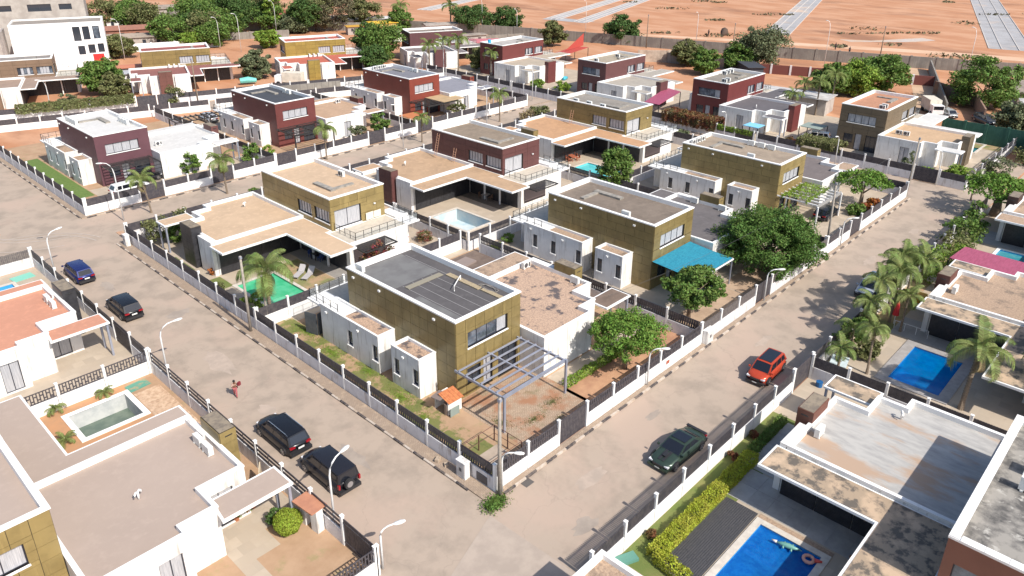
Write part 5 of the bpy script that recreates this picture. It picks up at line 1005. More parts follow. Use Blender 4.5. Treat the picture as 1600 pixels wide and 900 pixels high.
car(-6.1, 13.25, H_, 4.35, 1.72, 1.5, 'glossy black car with chrome roof rails parked in front of the spare wheel one', black, 'suv', rails=True)
car(-6.0, 8.15, H_, 4.25, 1.70, 1.62, 'black off road car with a spare wheel on its back door', paint('black2', (.02,.02,.026), .2), 'box', spare=True, wheelr=.33)
car(22.95, -5.75, PI+.04, 3.95, 1.62, 1.42, 'bright orange red car with dark glass roof parked on the right street', paint('orange', (.50,.065,.028), .25), 'suv', sunroof=2)
car(10.45, -6.0, PI-.03, 4.45, 1.70, 1.22, 'dark green sports car with black bonnet stripes and rear spoiler', paint('green', (.055,.085,.065), .5), 'sports', sunroof=1, stripes=True, wheelr=.32)
car(42.2, -6.3, PI, 4.2, 1.62, 1.4, 'pale blue white car half hidden behind the street side palms', paint('paleblue', (.50,.54,.60)), 'suv')
car(6.2, 67.4, 0.05, 4.6, 1.65, 1.5, 'white pickup with dark windows in front of the slatted carport', paint('white', (.78,.78,.78), 0), 'suv', group=None)
car(9.2, 70.4, .1, 4.0, 1.6, 1.35, 'dark car in shade under the slatted carport', black, 'suv', group=None)
car(32.2, 4.6, .4, 4.0, 1.6, 1.3, 'dark blue car in the shade beside the blue awning', paint('navy', (.02,.025,.06)), 'suv', group=None)
car(57.5, 4.3, 0, 4.0, 1.6, 1.3, 'dark car parked behind the vine pergola', black, 'suv', group=None)
car(86.8, 18.2, H_+.3, 4.2, 1.65, 1.5, 'white car under the grey carport left of the leafy cover', paint('white', (.78,.78,.78), 0), 'suv', group=None)
car(116.4, 2.8, -2.3, 4.6, 1.8, 1.5, 'dark grey car on the orange dirt at the right edge', paint('greycar', (.08,.085,.09)), 'suv', group=None)
car(117.2, 8.6, -2.4, 4.0, 1.6, 1.3, 'pale old car on the orange dirt below the mango tree', paint('palecar', (.5,.52,.52)), 'mpv', group=None)
car(28.5, 92.4, H_, 4.2, 1.6, 1.4, 'silver car in the yard behind the divided fence', paint('silver', (.45,.46,.48)), 'suv', group=None)
def truck(x, y, rz, label):
    R = new('truck', None, None, (x,y,0), rz, label, 'truck'); wm_ = paint('white', (.78,.78,.78), 0)
    obj('cargo_box', B().box(-2.6,-.95,.7,1.2,.95,2.5), pl('truck_box', (214,206,190)), R); obj('cab', B().prism([(1.3,-.9),(2.7,-.9),(2.7,.9),(1.3,.9)], .5, 1.9), wm_, R)
    obj('windscreen', B().box(2.7,-.8,1.2,2.715,.8,1.8), carglass, R); obj('chassis', B().box(-2.6,-.5,.4,2.6,.5,.7), blk, R)
    for xx in (-1.8, 2.0):
        for s in (-1, 1): obj('wheel', B().tube([(xx,s*.7,.42),(xx,s*.95,.42)], .42, 14), tyre, R)
truck(117.4, 11.3, -2.5, 'box truck with pale cargo body near the big mango tree'); truck(52.3, 106.8, 2.2, 'white flatbed truck beside the salmon roofed house')
# ------------------------------------------------------------------ people
skin_m = mat('skin_brown', (.16,.075,.045), .6)
def person(x, y, rz, label, h=1.42, top=(.5,.2,.18), legs=(.55,.12,.14), pose='walk', z=0, carry=None):
    """one continuous skinned body; hair and clothes are children"""
    R = new('person', None, None, (x,y,z), rz, label, 'person'); k = h/1.75
    stp = .26 if pose == 'walk' else .07
    V = {'pelvis': (0,0,.94,.125), 'belly': (0,0,1.10,.115), 'chest': (.01,0,1.32,.14), 'neck': (.02,0,1.47,.055), 'head': (.04,0,1.58,.085), 'crown': (.04,0,1.68,.085)}
    E_ = [('pelvis','belly'),('belly','chest'),('chest','neck'),('neck','head'),('head','crown')]
    for s, nm in ((1,'l'),(-1,'r')):
        f = stp*s
        V.update({nm+'hip': (0,.09*s,.90,.095), nm+'knee': (f*.55+.05,.10*s,.50,.06), nm+'ank': (f-.03*(f < 0),.10*s,.08,.04), nm+'toe': (f+.13,.11*s,.03,.035)})
        up_ = pose == 'walk' and s < 0
        V.update({nm+'sh': (.01,.18*s,1.38,.055), nm+'el': (-f*.5+.02,.24*s,1.12,.042), nm+'wr': (.16 if up_ else -f+.08,.22*s,1.10 if up_ else .90,.03)})
        E_ += [('pelvis',nm+'hip'),(nm+'hip',nm+'knee'),(nm+'knee',nm+'ank'),(nm+'ank',nm+'toe'),('chest',nm+'sh'),(nm+'sh',nm+'el'),(nm+'el',nm+'wr')]
        w0 = Vector(V[nm+'wr'][:3]); d = Vector((.6 if up_ else .15, 0, .2 if up_ else -1)).normalized()
        V[nm+'palm'] = (*(w0+d*.06), .026); E_.append((nm+'wr', nm+'palm'))
        for i in range(4):
            q = w0+d*.10+Vector((0,(i-1.5)*.02,0)); V[f'{nm}f{i}'] = (*q, .009); V[f'{nm}g{i}'] = (*(q+d*(.055+.01*(i in (1,2)))+Vector((0,-.015*s,0))), .007); E_ += [(nm+'palm', f'{nm}f{i}'), (f'{nm}f{i}', f'{nm}g{i}')]
        q = w0+d*.05+Vector((.03,-.03*s,0)); V[nm+'th'] = (*q, .011); V[nm+'tt'] = (*(q+d*.04), .009); E_ += [(nm+'wr', nm+'th'), (nm+'th', nm+'tt')]
    ks = list(V)
    def grow(nm, keys, extra, m_, par):
        kk = [q for q in ks if q in keys]; me = bpy.data.meshes.new(nm)
        me.from_pydata([tuple(c*k for c in V[q][:3]) for q in kk], [(kk.index(a), kk.index(b_)) for a, b_ in E_ if a in kk and b_ in kk], []); me.materials.append(m_)
        o = new(nm, me, par); sk = o.modifiers.new('skin', 'SKIN'); 
        for i, q in enumerate(kk): r_ = (V[q][3]+extra)*k; me.skin_vertices[0].data[i].radius = (r_, r_)
        me.skin_vertices[0].data[0].use_root = True; sb = o.modifiers.new('sub', 'SUBSURF'); sb.levels = 1; sb.render_levels = 1; return o
    bd = grow('body', set(ks), 0, skin_m, R)
    grow('shirt', {'belly','chest','lsh','rsh','lel','rel'}, .022, mat('cloth_%02d_%02d_%02d' % tuple(int(c*99) for c in top), top, .9), bd)
    grow('trousers', {'pelvis','lhip','rhip','lknee','rknee','lank','rank'}, .026, mat('cloth_%02d_%02d_%02d' % tuple(int(c*99) for c in legs), legs, .9), bd)
    b = B(); vs = []; n = 8
    for i, (zz, rr) in enumerate([(1.57,.10),(1.64,.118),(1.71,.10),(1.77,.05)]):
        for j in range(n): vs.append((k*(.02+math.cos(2*PI*j/n)*rr), k*math.sin(2*PI*j/n)*rr, k*zz))
    b.add(vs, [(i*n+j, i*n+(j+1)%n, (i+1)*n+(j+1)%n, (i+1)*n+j) for i in range(3) for j in range(n)]+[tuple(range(3*n,4*n))]); obj('hair', b, mat('hair_black', (.012,.01,.01), .8), bd, True)
    b = B(); b.tube([(k*.125,0,k*1.60),(k*.15,0,k*1.575)], [k*.012,k*.02], 5); obj('nose', b, skin_m, bd); b = B()
    for s in (-1, 1): b.box(k*.118,k*(s*.035-.012),k*1.615,k*.126,k*(s*.035+.012),k*1.632)
    b.box(k*.112,-k*.022,k*1.535,k*.124,k*.022,k*1.545); obj('face_marks', b, mat('face_dark', (.03,.012,.01), .5), bd)
    for s in (-1, 1): obj('ear', B().box(k*.02,k*s*.088,k*1.575,k*.05,k*s*.105,k*1.63), skin_m, bd)
person(-5.85, 19.9, -PI/2-.5, 'person in pink trousers and pale top walking up the left street holding things', 1.38, (.40,.27,.22), (.36,.10,.11))
new('bag', B().prism([(-.10,-.07),(.10,-.07),(.12,.07),(-.12,.07)], 0, .26).mesh('bag', mat('bag_red', (.20,.02,.03), .8)), None, (-5.62,19.62,.98), .4, 'dark red bag held up by the walking person', 'bag')
person(121.2, 18.4, 1.2, 'person in dark clothes walking on the sandy footpath', 1.5, (.05,.05,.07), (.03,.03,.04)); person(169, 49, 0, 'left one of the two tiny figures standing on the cleared land', 1.7, (.05,.05,.08), (.04,.04,.05), 'stand'); person(165.5, 44.2, 0, 'right one of the two tiny figures standing on the cleared land', 1.7, (.05,.05,.08), (.04,.04,.05), 'stand')
person(166, 82.5, 0, 'tiny figure standing left of the dark mound', 1.7, (.04,.04,.06), (.04,.04,.05), 'stand')
person(114.2, 14.0, .5, 'person in blue at the top of the shaded footpath', 1.5, (.10,.16,.30), (.04,.04,.06), 'stand')
# ------------------------------------------------------------------ air conditioners
def ac_mesh():
    b = B(); b.box(-.42,-.15,.06,.42,.15,.62); b.box(-.36,-.18,0,-.28,.18,.06); b.box(.28,-.18,0,.36,.18,.06); return b.mesh('casing', acw)
def acfan(): return B().tube([(-.12,-.152,.34),(-.12,-.165,.34)], .22, 16).box(.2,-.156,.14,.38,-.15,.54).mesh('fan_grille', grille)
def ac(k, lx, ly, z, rz, label, g=None):
    x, y_ = to_world(k, lx, ly); R = new('air_conditioner', cached('acm', ac_mesh), None, (x,y_,z), HOUSES[k].rotation_euler[2]+rz, label, 'air conditioner', g); new('fan_grille', cached('acf', acfan), R); return R
ac('H1', .75, 11.6, 5.94, PI/2, 'air conditioner on the dark felt roof, near its left corner')
ac('H1', 14.6, 6.9, 3.07, 0, 'air conditioner on the pink gravel roof, beside its back corner'); ac('H1', 15.3, 2.0, 3.07, PI/2, 'air conditioner on the pink gravel roof, before the small gold tower')
ac('H3', .7, 3.6, 5.94, PI/2, 'single air conditioner on the grey brown roof edge of the blue awning house')
for i, (lx, ly, w_) in enumerate([(12.5,6.9,'left'),(15.2,4.9,'middle'),(15.2,1.6,'right')]): ac('H3', lx, ly, 3.07, PI/2 if i else 0, w_+' one of three air conditioners on the dark flat roof behind the spreading tree')
for i in range(3): ac('H5', 1.4+.1*i, 11.7-.0*i, 5.94, PI/2 if 0 else 0, ['left','middle','right'][i]+' one of three close air conditioners at the left corner of the taupe roof').location.x += i*.95
for i in range(3): ac('H5', 5.8, 6.5-i*1.3, 5.94, PI/2, ['first','second','third'][i]+' air conditioner from the left along the taupe roof back edge')
ac('H5', .9, 4.0, 5.94, PI/2, 'air conditioner alone near the front edge of the taupe roof')
ac('H2', 1.0, 6.6, 5.94, PI/2, 'white air conditioner near the far edge of the smooth beige roof'); 
ac('BL', 14.9, 3.6, 3.07, PI/2, 'left one of two air conditioners beside the small gold tower at the bottom left'); ac('BL', 14.9, 2.5, 3.07, PI/2, 'right one of two air conditioners beside the small gold tower at the bottom left')
ac('CL', 14.8, 3.4, 3.07, PI/2, 'left one of two air conditioners on the salmon roof at the left edge'); ac('CL', 14.8, 2.2, 3.07, PI/2, 'right one of two air conditioners on the salmon roof at the left edge')
ac('BR', 15.0, 4.9, 3.07, PI/2, 'air conditioner at the corner of the weathered white roof'); ac('BR', 4.3, 6.0, 5.94, 0, 'large air conditioner on the mouldy grey roof in the bottom right corner').scale = (1.6,1.6,1.3); ac('BR', 4.9, 4.4, 5.94, PI/2, 'smaller air conditioner on the mouldy grey roof, behind the large one')
ac('CR', 15.0, 5.0, 3.07, PI/2, 'air conditioner beside the brown tower on the beige gravel roof')
for i in range(4): ac('H7', 1.0, 8.6+i*.95, 5.94, PI/2, ['first','second','third','fourth'][i]+' of four air conditioners in the row on the white roof, from the right')
for i in range(3): ac('H7', 5.6, 4.2+i*1.0, 5.94, PI/2, ['near','middle','far'][i]+' one of three air conditioners along the far edge of the brilliant white roof')
ac('H7', 8.2, 2.0, 3.07, 0, 'single air conditioner on the white low wing roof')
for i in range(2): ac('H8', 5.6, 5.5+i*1.1, 5.94, PI/2, ['near','far'][i]+' one of two air conditioners on the dark slate roof'); ac('H8', 7.6+i*6.6, 6.6-i*.8, 3.07, 0, ['near','far'][i]+' air conditioner on the tan low roof of the red brown house')
for i in range(3): ac('H9', 2.0+i*.95, 11.6, 5.94, 0, ['left','middle','right'][i]+' one of three air conditioners at the back of the rust red house roof')
for i in range(2): ac('H9', 5.6, 5.0+i*1.1, 5.94, PI/2, ['near','far'][i]+' one of two air conditioners at the side of the rust red house roof')
for i in range(3): ac('H12', 1.2, 8.0+i*1.1, 5.94, 0, ['left','middle','right'][i]+' one of three air conditioners on the back edge of the crimson house roof')
for i in range(2): ac('H12', 4.4, 2.2+i*1.1, 5.94, 0, ['left','right'][i]+' one of two air conditioners near the street edge of the crimson house roof')
for i in range(2): ac('H11', 3.0, 1.6+i*6.5, 5.94, 0, ['near','far'][i]+' air conditioner on the beige roof of the dark maroon house')
for i in range(2): ac('H13', 4.9, 2.0+i*1.0, 5.94, 0, ['left','right'][i]+' one of two air conditioners on the salmon coloured roof'); ac('H13', 8+i, 1.2, 3.07, 0, ['left','right'][i]+' one of two units on the sandy low roof of the far house')
for i in range(3): ac('H15', 6.9, 4.6+i*.9, 3.1, 0, ['left','middle','right'][i]+' one of three air conditioners against the olive gold house wall')
for i in range(3): ac('H16', 6.9, 4.6+i*.9, 3.1, 0, ['left','middle','right'][i]+' one of three air conditioners against the gold wall above the salmon roof')
for i in range(3): ac('H6', 5.7, 3.0+i*2.4, 5.94, PI/2, ['right','middle','left'][i]+' one of three units on the pale grey roof with the turquoise pool')
# ------------------------------------------------------------------ small things
def simple(name, b, m_, label, cat, loc=(0,0,0), rz=0, smooth=False, group=None): return obj(name, b, m_, None, smooth, loc=loc, rz=rz, label=label, cat=cat, group=group)
def ladder(x, y, zz, L, rz, label, m_):
    R = new('ladder', None, None, (x,y,zz), rz, label, 'ladder'); t = math.radians(76); w_ = .42
    for s in (0, w_): obj('rail', B().tube([(s,-L*math.cos(t),0),(s,0,L*math.sin(t))], .028, 4), m_, R)
    me = B().tube([(0,0,0),(w_,0,0)], .022, 4).mesh('rung', m_)
    for i in range(1, int(L/.3)): f = i*.3/L; new('rung', me, R, (0,-L*math.cos(t)*(1-f),L*math.sin(t)*f))
lw = mat('ladder_wood', (.52,.30,.20), .8, c2=(.42,.22,.14), scale=5)
ladder(35.5, 45.0, 3.12, 3.0, -H_, 'tall wooden ladder leaning on the brown house wall', lw); ladder(35.5, 42.0, 3.12, 1.7, -H_, 'short wooden ladder leaning on the brown house wall', lw); ladder(59.6, 43.3, 3.12, 2.0, -H_, 'wooden ladder leaning on the gold wall above the sandy roof', lw)
ladder(26.5, 13.9, 0, 2.3, 0, 'dark ladder in the gap between the lilac annexes', dark_m)
# kiosk sized gas shed with tiles at the corner house
R = new('gas_shed', None, None, (3.0,7.45,0), 0, 'small white shed with orange tiled roof beside the corner house annexe', 'shed', scale=.86)
obj('wall', B().box(.05,0,0,1.5,.1,1.15).box(1.4,.1,0,1.5,1.6,1.15).box(.05,1.5,0,1.4,1.6,1.3), white, R)
tm_ = B().box(.0,0,0,.17,.46,.035).mesh('tile', tile)
for i in range(9):
    for j in range(3): o = new('tile', tm_, R, (.0+i*.178, -.18+j*.42, 1.18+j*.13+.01*(i % 2))); o.rotation_euler[0] = .3; 
obj('mesh_gate', B().box(-.02,-.35,0,.02,-.31,.8).box(.9,-.35,0,.94,-.31,.8).box(-.02,-.35,.76,.94,-.31,.8).box(-.0,-.335,.05,.92,-.325,.74), mat('grey_green_mesh', (.22,.27,.25), .7), R)
obj('drum', B().tube([(.2,.3,0),(.2,.3,1.0)], .28, 12), mat('drum_brown', (.16,.12,.10), .8), R)
simple('roof_sheet', B().box(-.5,-.4,0,.5,.4,.04), mat('brown_sheet', (.2,.155,.14), .8), 'dark sheet leaning at the small white shed', 'sheet', (3.1,8.35,1.2), .2)
R = new('rusty_frame', None, None, (.55,.95,0), 0, 'rusty metal frame standing in the front corner of the corner house yard', 'frame')
for (a, c) in (((0,0),(2.8,0)),((2.8,0),(2.8,2.4)),((2.8,2.4),(0,2.4)),((0,2.4),(0,0))): obj('rail', B().tube([(*a,1.25),(*c,1.25)], .03, 4).tube([(*a,.62),(*c,.62)], .022, 4), rust, R)
for (a, c) in ((0,0),(2.8,0),(2.8,2.4),(0,2.4),(1.4,2.4),(2.8,1.2)): obj('post', B().box(a-.03,c-.03,0,a+.03,c+.03,1.25), rust, R)
obj('base_slab', B().box(.8,.4,.0,2.6,2.0,.05), mat('slab', (.42,.34,.27), .9, c2=(.35,.28,.22)), R)
def ubox(x, y, rz, label, w_=.75, h=1.15):
    R = new('utility_box', None, None, (x,y,.1), rz, label, 'utility box'); obj('cabinet', B().box(-w_/2,-.2,0,w_/2,.2,h).box(-w_/2-.04,-.24,h,w_/2+.04,.24,h+.05), white, R)
    d = obj('door', B().box(-w_/2+.06,-.225,.12,w_/2-.06,-.2,h-.1), pl('box_door', (205,203,200)), R); obj('vent', B().box(-.12,-.235,.5,.1,-.225,.75), grille, d)
ubox(-.45, 2.25, -H_, 'white utility box beside the near corner of the perforated fence'); ubox(23.9, -.3, 0, 'white utility box between the perforated fence and the weathered one', 1.0); ubox(-.5, 51.8, -H_, 'white utility box at the top corner of the left street', .7)
simple('loose_brick', B().box(-.2,-.13,0,.2,.13,.22), mat('stone_block', (.45,.36,.27), .95, c2=(.35,.27,.2), scale=5), 'larger of the two stone lumps on the pavement by the utility box', 'stone', (-.6,4.4,.1), .4); simple('loose_brick', B().box(-.15,-.1,0,.15,.1,.16), MATS['stone_block'], 'smaller of the two stone lumps on the pavement by the utility box', 'stone', (-.55,3.7,.1), 1.0)
simple('drain_cover', B().box(-.35,-.3,0,.35,.3,.012), mat('drain_dark', (.10,.09,.085), .8), 'dark drain opening at the kerb near the street corner', 'drain', (1.9,-.85,.006)); simple('manhole_cover', B().tube([(0,0,0),(0,0,.01)], .3, 16), MATS['drain_dark'], 'round manhole cover in the road junction', 'manhole', (-6.0,60.3,.006))
simple('wall_sign', B().box(-.2,-.02,0,.2,.02,.28), mat('brick_red', (.36,.10,.06), .8), 'red brown plate on the white fence under the feathery tree', 'plate', (18.4,-.09,.5)); simple('wall_hatch', B().box(-.02,-.45,0,.02,.45,.6), mat('hatch_dark', (.09,.085,.09), .6), 'dark hatch in the fence wall beside the near utility box', 'hatch', (-.09,1.0,.15))
for (z0_, lx, ly, lb) in ((5.94, 3.2, 2.6, 'felt roof'),): pass
# pipes and boards on the dark felt roof: welded felt seams and patches
seam = mat('felt_seam', (.34,.33,.32), .8); fe = mat('felt_light', (.17,.168,.165), .9, c2=(.135,.13,.13), scale=.6); b = B()
for i in range(6): b.box(.5+i*.92,.3,5.937,.535+i*.92,7.3 if i < 5 else 11.5,5.945)
obj('felt_seam', b, seam, HOUSES['H1']); obj('felt_patch', B().box(.28,7.4,5.936,5.0,11.9,5.941), fe, HOUSES['H1']); obj('felt_patch', B().box(.28,.4,5.936,1.3,5.2,5.9415), fe, HOUSES['H1'])
brd = mat('raw_board', (.40,.32,.20), .9, c2=(.3,.24,.16), scale=4)
for (a, c, d, e, lb) in ((4.9,2.9,5.35,6.4,'longer tan board on the dark felt roof'),(5.0,.7,5.4,2.7,'shorter tan board on the dark felt roof')): simple('board', B().box(a,c,0,d,e,.07), brd, lb, 'board', (4.6,8.25,5.95))
simple('patch_board', B().box(0,0,0,.5,3.4,.05), mat('patch_tan', (.26,.235,.18), .9), 'long narrow tan strip lying across the felt roof', 'strip', (6.0,15.3,5.95), -H_-.0)
simple('roof_pipe', B().tube([(0,0,.05),(0,0,.42),(-.05,-.05,.45),(-1.55,-1.0,.45),(-1.6,-1.05,.05)], .035, 6), whiterim, 'bent white pipe across the dark felt roof', 'pipe', (9.7,13.2,5.95)); simple('cable_coil', B().tube([(math.cos(t*.9)*(.3+.1*math.sin(t*3)),math.sin(t*.9)*(.9+.2*math.sin(t*5)),.05+.03*math.sin(t*2)) for t in range(16)], .03, 5), mat('cable_grey', (.25,.23,.21), .8), 'tangle of grey cables near the felt roof edge', 'cables', (10.2,10.7,5.95))
for (k, lx, ly, lb) in (('BL',10.6,1.6,'white roof vent with two curved spouts on the smooth taupe roof'),('CL',8.2,.5,'white roof vent on the salmon pink roof'),('BR',12.0,-.2,'small white vent near the edge of the weathered white roof'),('H2',9.0,.5,'thin white vent on the smooth beige low roof'),('H4',12.0,1.4,'thin white vent on the sandy low roof'),('H12',11,1.0,'small white vent on the grey low roof of the crimson house')):
    x, y_ = to_world(k, lx, ly); b = B(); b.tube([(0,0,0),(0,0,.5)], .06, 8)
    for s in (-1, 1): b.tube([(0,0,.42),(s*.12,0,.52),(s*.22,0,.42),(s*.24,0,.30)], .055, 7)
    simple('roof_vent', b, whiterim, lb, 'roof vent', (x,y_,3.07), .5, True)
b = B(); b.tube([(0,0,.45),(0,0,.55)], .02, 6); simple('pedestal_pipe', B().tube([(0,0,0),(0,0,.06)], .38, 14).tube([(0,0,.06),(0,0,.9)], .06, 8), whiterim, 'white pedestal pipe in the brown courtyard', 'pedestal', (19.2,20.2,.02)); simple('cellar_hatch', B().box(-.9,-.7,0,.9,.7,.18), mat('hatch_brown', (.26,.21,.19), .8), 'grey brown hatch in the brown courtyard', 'hatch', (20.6,24.4,.02), .1)
for i, (x, y_, lb) in enumerate([(16.7,23.4,'terracotta pot under the potted palm of the courtyard'),(-11.75,8.85,'largest terracotta pot on the bottom left patio'),(-11.1,8.95,'middle plant pot on the bottom left patio'),(-10.6,9.1,'rear plant pot by the carport post'),(38.9,-14.8,'left pot on the dark louvred terrace'),(38.9,-15.6,'second pot on the dark louvred terrace'),(38.9,-16.8,'third pot on the dark louvred terrace'),(38.9,-18.0,'rightmost pot on the dark louvred terrace')]):
    R = new('plant_pot', None, None, (x,y_,0), 0, lb, 'plant pot', 'potted plants'); obj('pot', B().tube([(0,0,0),(0,0,.32)], [.12,.2], 10), mat('terracotta', (.42,.16,.08), .9), R); rng = np.random.default_rng(i); P = rng.normal(size=(140,3))*[.14,.14,.10]+[0,0,.48]; new('leaves', leafmesh('leaves', P, np.tile([0,0,.5],(140,1)), .07, leaf('bright'), rng), R)
# bottom-left meter shed, board, towel
R = new('meter_shed', None, None, (-9.15,5.4,0), .1, 'small box with terracotta slab roof beside the railed fence', 'shed'); obj('cabinet', B().box(-.1,-.75,0,.35,-.2,1.6).box(-.1,.3,0,.35,.7,1.6), white, R); obj('roof_slab', B().box(-.45,-.85,1.62,.62,.85,1.70), mat('terracotta_slab', (.48,.22,.13), .9, c2=(.40,.18,.11)), R)
simple('leaning_board', B().box(0,-.03,0,.9,.03,1.5), mat('plywood', (.60,.49,.34), .8), 'tan board leaning between the gold tower and the railed fence', 'board', (-9.6,9.9,0), 1.0)
simple('garden_mat', B().box(-.75,-.5,.0,.75,.5,.03), mat('green_mat', (.10,.28,.21), .9, c2=(.30,.28,.17), scale=1.2, mix=(.5,.6)), 'faded green mat on the soil by the ornamental fence', 'mat', (-10.1,26.2,.01), .1); simple('green_cover', B().box(-.9,-.6,0,.9,.6,.05), mat('aqua_cover', (.20,.52,.42), .7), 'aqua green cover on the lawn at the left edge', 'cover', (-10.2,51.4,.01), .1); simple('garden_tub', B().box(-.6,-.3,0,.6,.3,.2), mat('tub_green', (.10,.25,.20), .6), 'green tub on the side lawn by the bottom edge', 'tub', (1.1,-8.75,.02), -.4)
# white canopy posts at CL
# kiosk awnings, shade roofs
pinkm = mat('pink_sheet', (.38,.085,.15), .6, c2=(.30,.06,.11), scale=1, stretch=(1,6,1), wave=3, bump=.3); redm = mat('red_sheet', (.40,.06,.045), .7)
def shade(pts, z, m_, label, name='shade_roof', posts=True, cat='shade roof', dz=.08, pm=dark_m):
    R = new(name, None, None, (pts[0][0],pts[0][1],0), 0, label, cat); q = [(a-pts[0][0], c-pts[0][1]) for a, c in pts]; obj('roof_sheet', B().prism(ccw(q), z, z+dz), m_, R)
    if posts:
        for a, c in q: obj('post', B().box(a-.05,c-.05,0,a+.05,c+.05,z-.004), pm, R)
shade([(52.4,-10.9),(52.0,-24),(47.6,-24),(48.6,-10.6)], 2.6, pinkm, 'large pink sheet shade roof at the right edge'); shade([(80.2,44.6),(80.2,41.8),(91,44.5),(92,48)], 2.5, pinkm, 'pink awning between the maroon and the crimson houses'); shade([(103,80.5),(103,83.5),(113,86),(114,83)], 2.8, redm, 'low red roof behind the reddish brown house')
simple('red_sail', B().add([(0,0,3),(9,2.2,5.6),(9,2.2,2.9),(0,0,3.1),(9,2.3,5.6),(9,2.3,2.9)], [(0,1,2),(3,5,4),(0,2,5,3),(0,3,4,1),(1,4,5,2)]), redm, 'pointed red sheet rising behind the reddish brown house', 'red sheet', (106,83,0))
shade([(88,17.2),(88,20.2),(85,20.2),(85,17.2)], 2.2, mat('grey_cloth', (.25,.30,.27), .9), 'grey green carport cloth over the white car'); shade([(79.7,24.2),(79.7,26.6),(82,26.6),(82,24.2)], 2.1, mat('sky_blue_sheet', (.22,.55,.78), .5), 'small sky blue awning kiosk at the far street')
tan = mat('tan_awning', (.45,.32,.18), .8, c2=(.38,.27,.15)); shade([(55.8,66.6),(60.4,66.6),(60.4,71.2),(55.8,71.2)], 2.78, tan, 'tan awning over the terrace of the rust red house'); shade([(46.6,64.0),(49.6,64.0),(49.6,66.6),(46.6,66.6)], 2.3, tile, 'orange tiled porch roof behind the fence gate', pm=white)
R = new('pergola', None, None, (20.5,87,0), -.1, 'free standing black slatted pergola in the yard behind the brown house', 'pergola'); me = B().box(-.06,-1.6,2.5,.06,1.6,2.65).mesh('slat', dark_m)
for i in range(14): new('slat', me, R, (i*.8,0,0))
obj('beam', B().box(0,-1.3,2.35,10.4,-1.2,2.49).box(0,1.2,2.35,10.4,1.3,2.49), dark_m, R)
for xx in (0, 5.2, 10.4): obj('post', B().box(xx-.08,-1.3,0,xx+.08,-1.2,2.35).box(xx-.08,1.2,0,xx+.08,1.3,2.35), dark_m, R)
# garden furniture
def table(x, y, rz, label, tm=None, cm=None, L=1.4, n=4, ch=True, w_=.8):
    R = new('dining_table', None, None, (x,y,0), rz, label, 'table'); tm = tm or wood_p; obj('tabletop', B().box(-L/2,-w_/2,.6,L/2,w_/2,.65), tm, R)
    for a in (-L/2+.08, L/2-.08):
        for c in (-w_/2+.08, w_/2-.08): obj('leg', B().box(a-.03,c-.03,0,a+.03,c+.03,.6), tm, R)
    for i in range(n):
        s = 1 if i % 2 else -1; px_ = (-L/2+.35+(i//2)*(L-.7)/max(1, n//2-1)); a = rz; X = x+px_*math.cos(a)-s*(w_/2+.3)*math.sin(a); Y = y+px_*math.sin(a)+s*(w_/2+.3)*math.cos(a)
        C = new('chair', None, None, (X,Y,0), a+(PI if s > 0 else 0), f'chair number {i+1} clockwise around the {label}' if 0 else f'{["first","second","third","fourth","fifth","sixth"][i]} chair, counted clockwise, at the '+' '.join(label.split()[:4]), 'chair', 'chairs at the '+' '.join(label.split()[:4]))
        obj('seat', B().box(-.2,-.2,.38,.2,.2,.42), cm or tm, C); obj('backrest', B().box(-.2,-.22,.42,.2,-.18,.78), cm or tm, C)
        for q in ((-.17,-.17),(.17,-.17),(.17,.17),(-.17,.17)): obj('leg', B().box(q[0]-.02,q[1]-.02,0,q[0]+.02,q[1]+.02,.38), cm or tm, C)
table(11.2, 35.6, .1, 'dark round garden table on the grey terrace by the green pool', dark_m, mat('blue_chair', (.05,.09,.25), .6), 1.0); table(35.1, 35.7, .2, 'long pale table on the brown terrace by the empty pool', mat('grey_table', (.34,.31,.29), .8), mat('brown_chair', (.2,.12,.08), .8), 1.9)
table(53.7, 38.3, 1.2, 'red wooden dining table beside the turquoise pool', mat('red_wood', (.36,.11,.06), .6), mat('red_wood', (.36,.11,.06)), 2.2, 6)
def lounger(x, y, rz, label):
    R = new('sun_lounger', None, None, (x,y,0), rz, label, 'sun lounger'); g_ = mat('lounger_grey', (.42,.40,.40), .8); obj('seat', B().box(-1.0,-.3,.22,.35,.3,.27), g_, R); o = obj('backrest', B().box(0,-.3,0,.7,.3,.05), g_, R, loc=(.35,0,.24)); o.rotation_euler[1] = -.75
    for q in ((-.9,-.25),(-.9,.2),(.3,-.25),(.3,.2)): obj('leg', B().box(q[0],q[1],0,q[0]+.05,q[1]+.05,.22), g_, R)
lounger(8.0, 33.6, .55, 'left grey sun lounger on the dry lawn by the green pool'); lounger(8.4, 32.7, .55, 'right grey sun lounger on the dry lawn by the green pool')
R = new('garden_chair', None, None, (38.5,-14.1,0), .3, 'white garden chair at the dark louvred terrace', 'chair'); obj('seat', B().box(-.25,-.25,.35,.25,.25,.4), white_m, R); obj('backrest', B().box(.2,-.25,.4,.25,.25,.9), white_m, R)
for q in ((-.22,-.22),(.2,-.22),(.2,.2),(-.22,.2)): obj('leg', B().box(q[0],q[1],0,q[0]+.04,q[1]+.04,.35), white_m, R)
R = new('parasol', None, None, (37.6,-9.95,0), 0, 'closed red parasol on its white pole beside the pool corner', 'parasol'); obj('pole', B().tube([(0,0,0),(0,0,2.3)], .03, 6), white_m, R); obj('canopy', B().tube([(0,0,.85),(0,0,1.5),(0,0,2.2),(0,0,2.4)], [.26,.2,.09,.02], 8), mat('parasol_red', (.60,.03,.04), .8), R)
R = new('pool_railing', None, None, (36.9,-12.8,0), 0, 'white rail fence at the head of the blue pool', 'railing'); obj('rail', B().tube([(0,2.6,.7),(0,0,.7),(-.6,0,.7)], .025, 5), white_m, R)
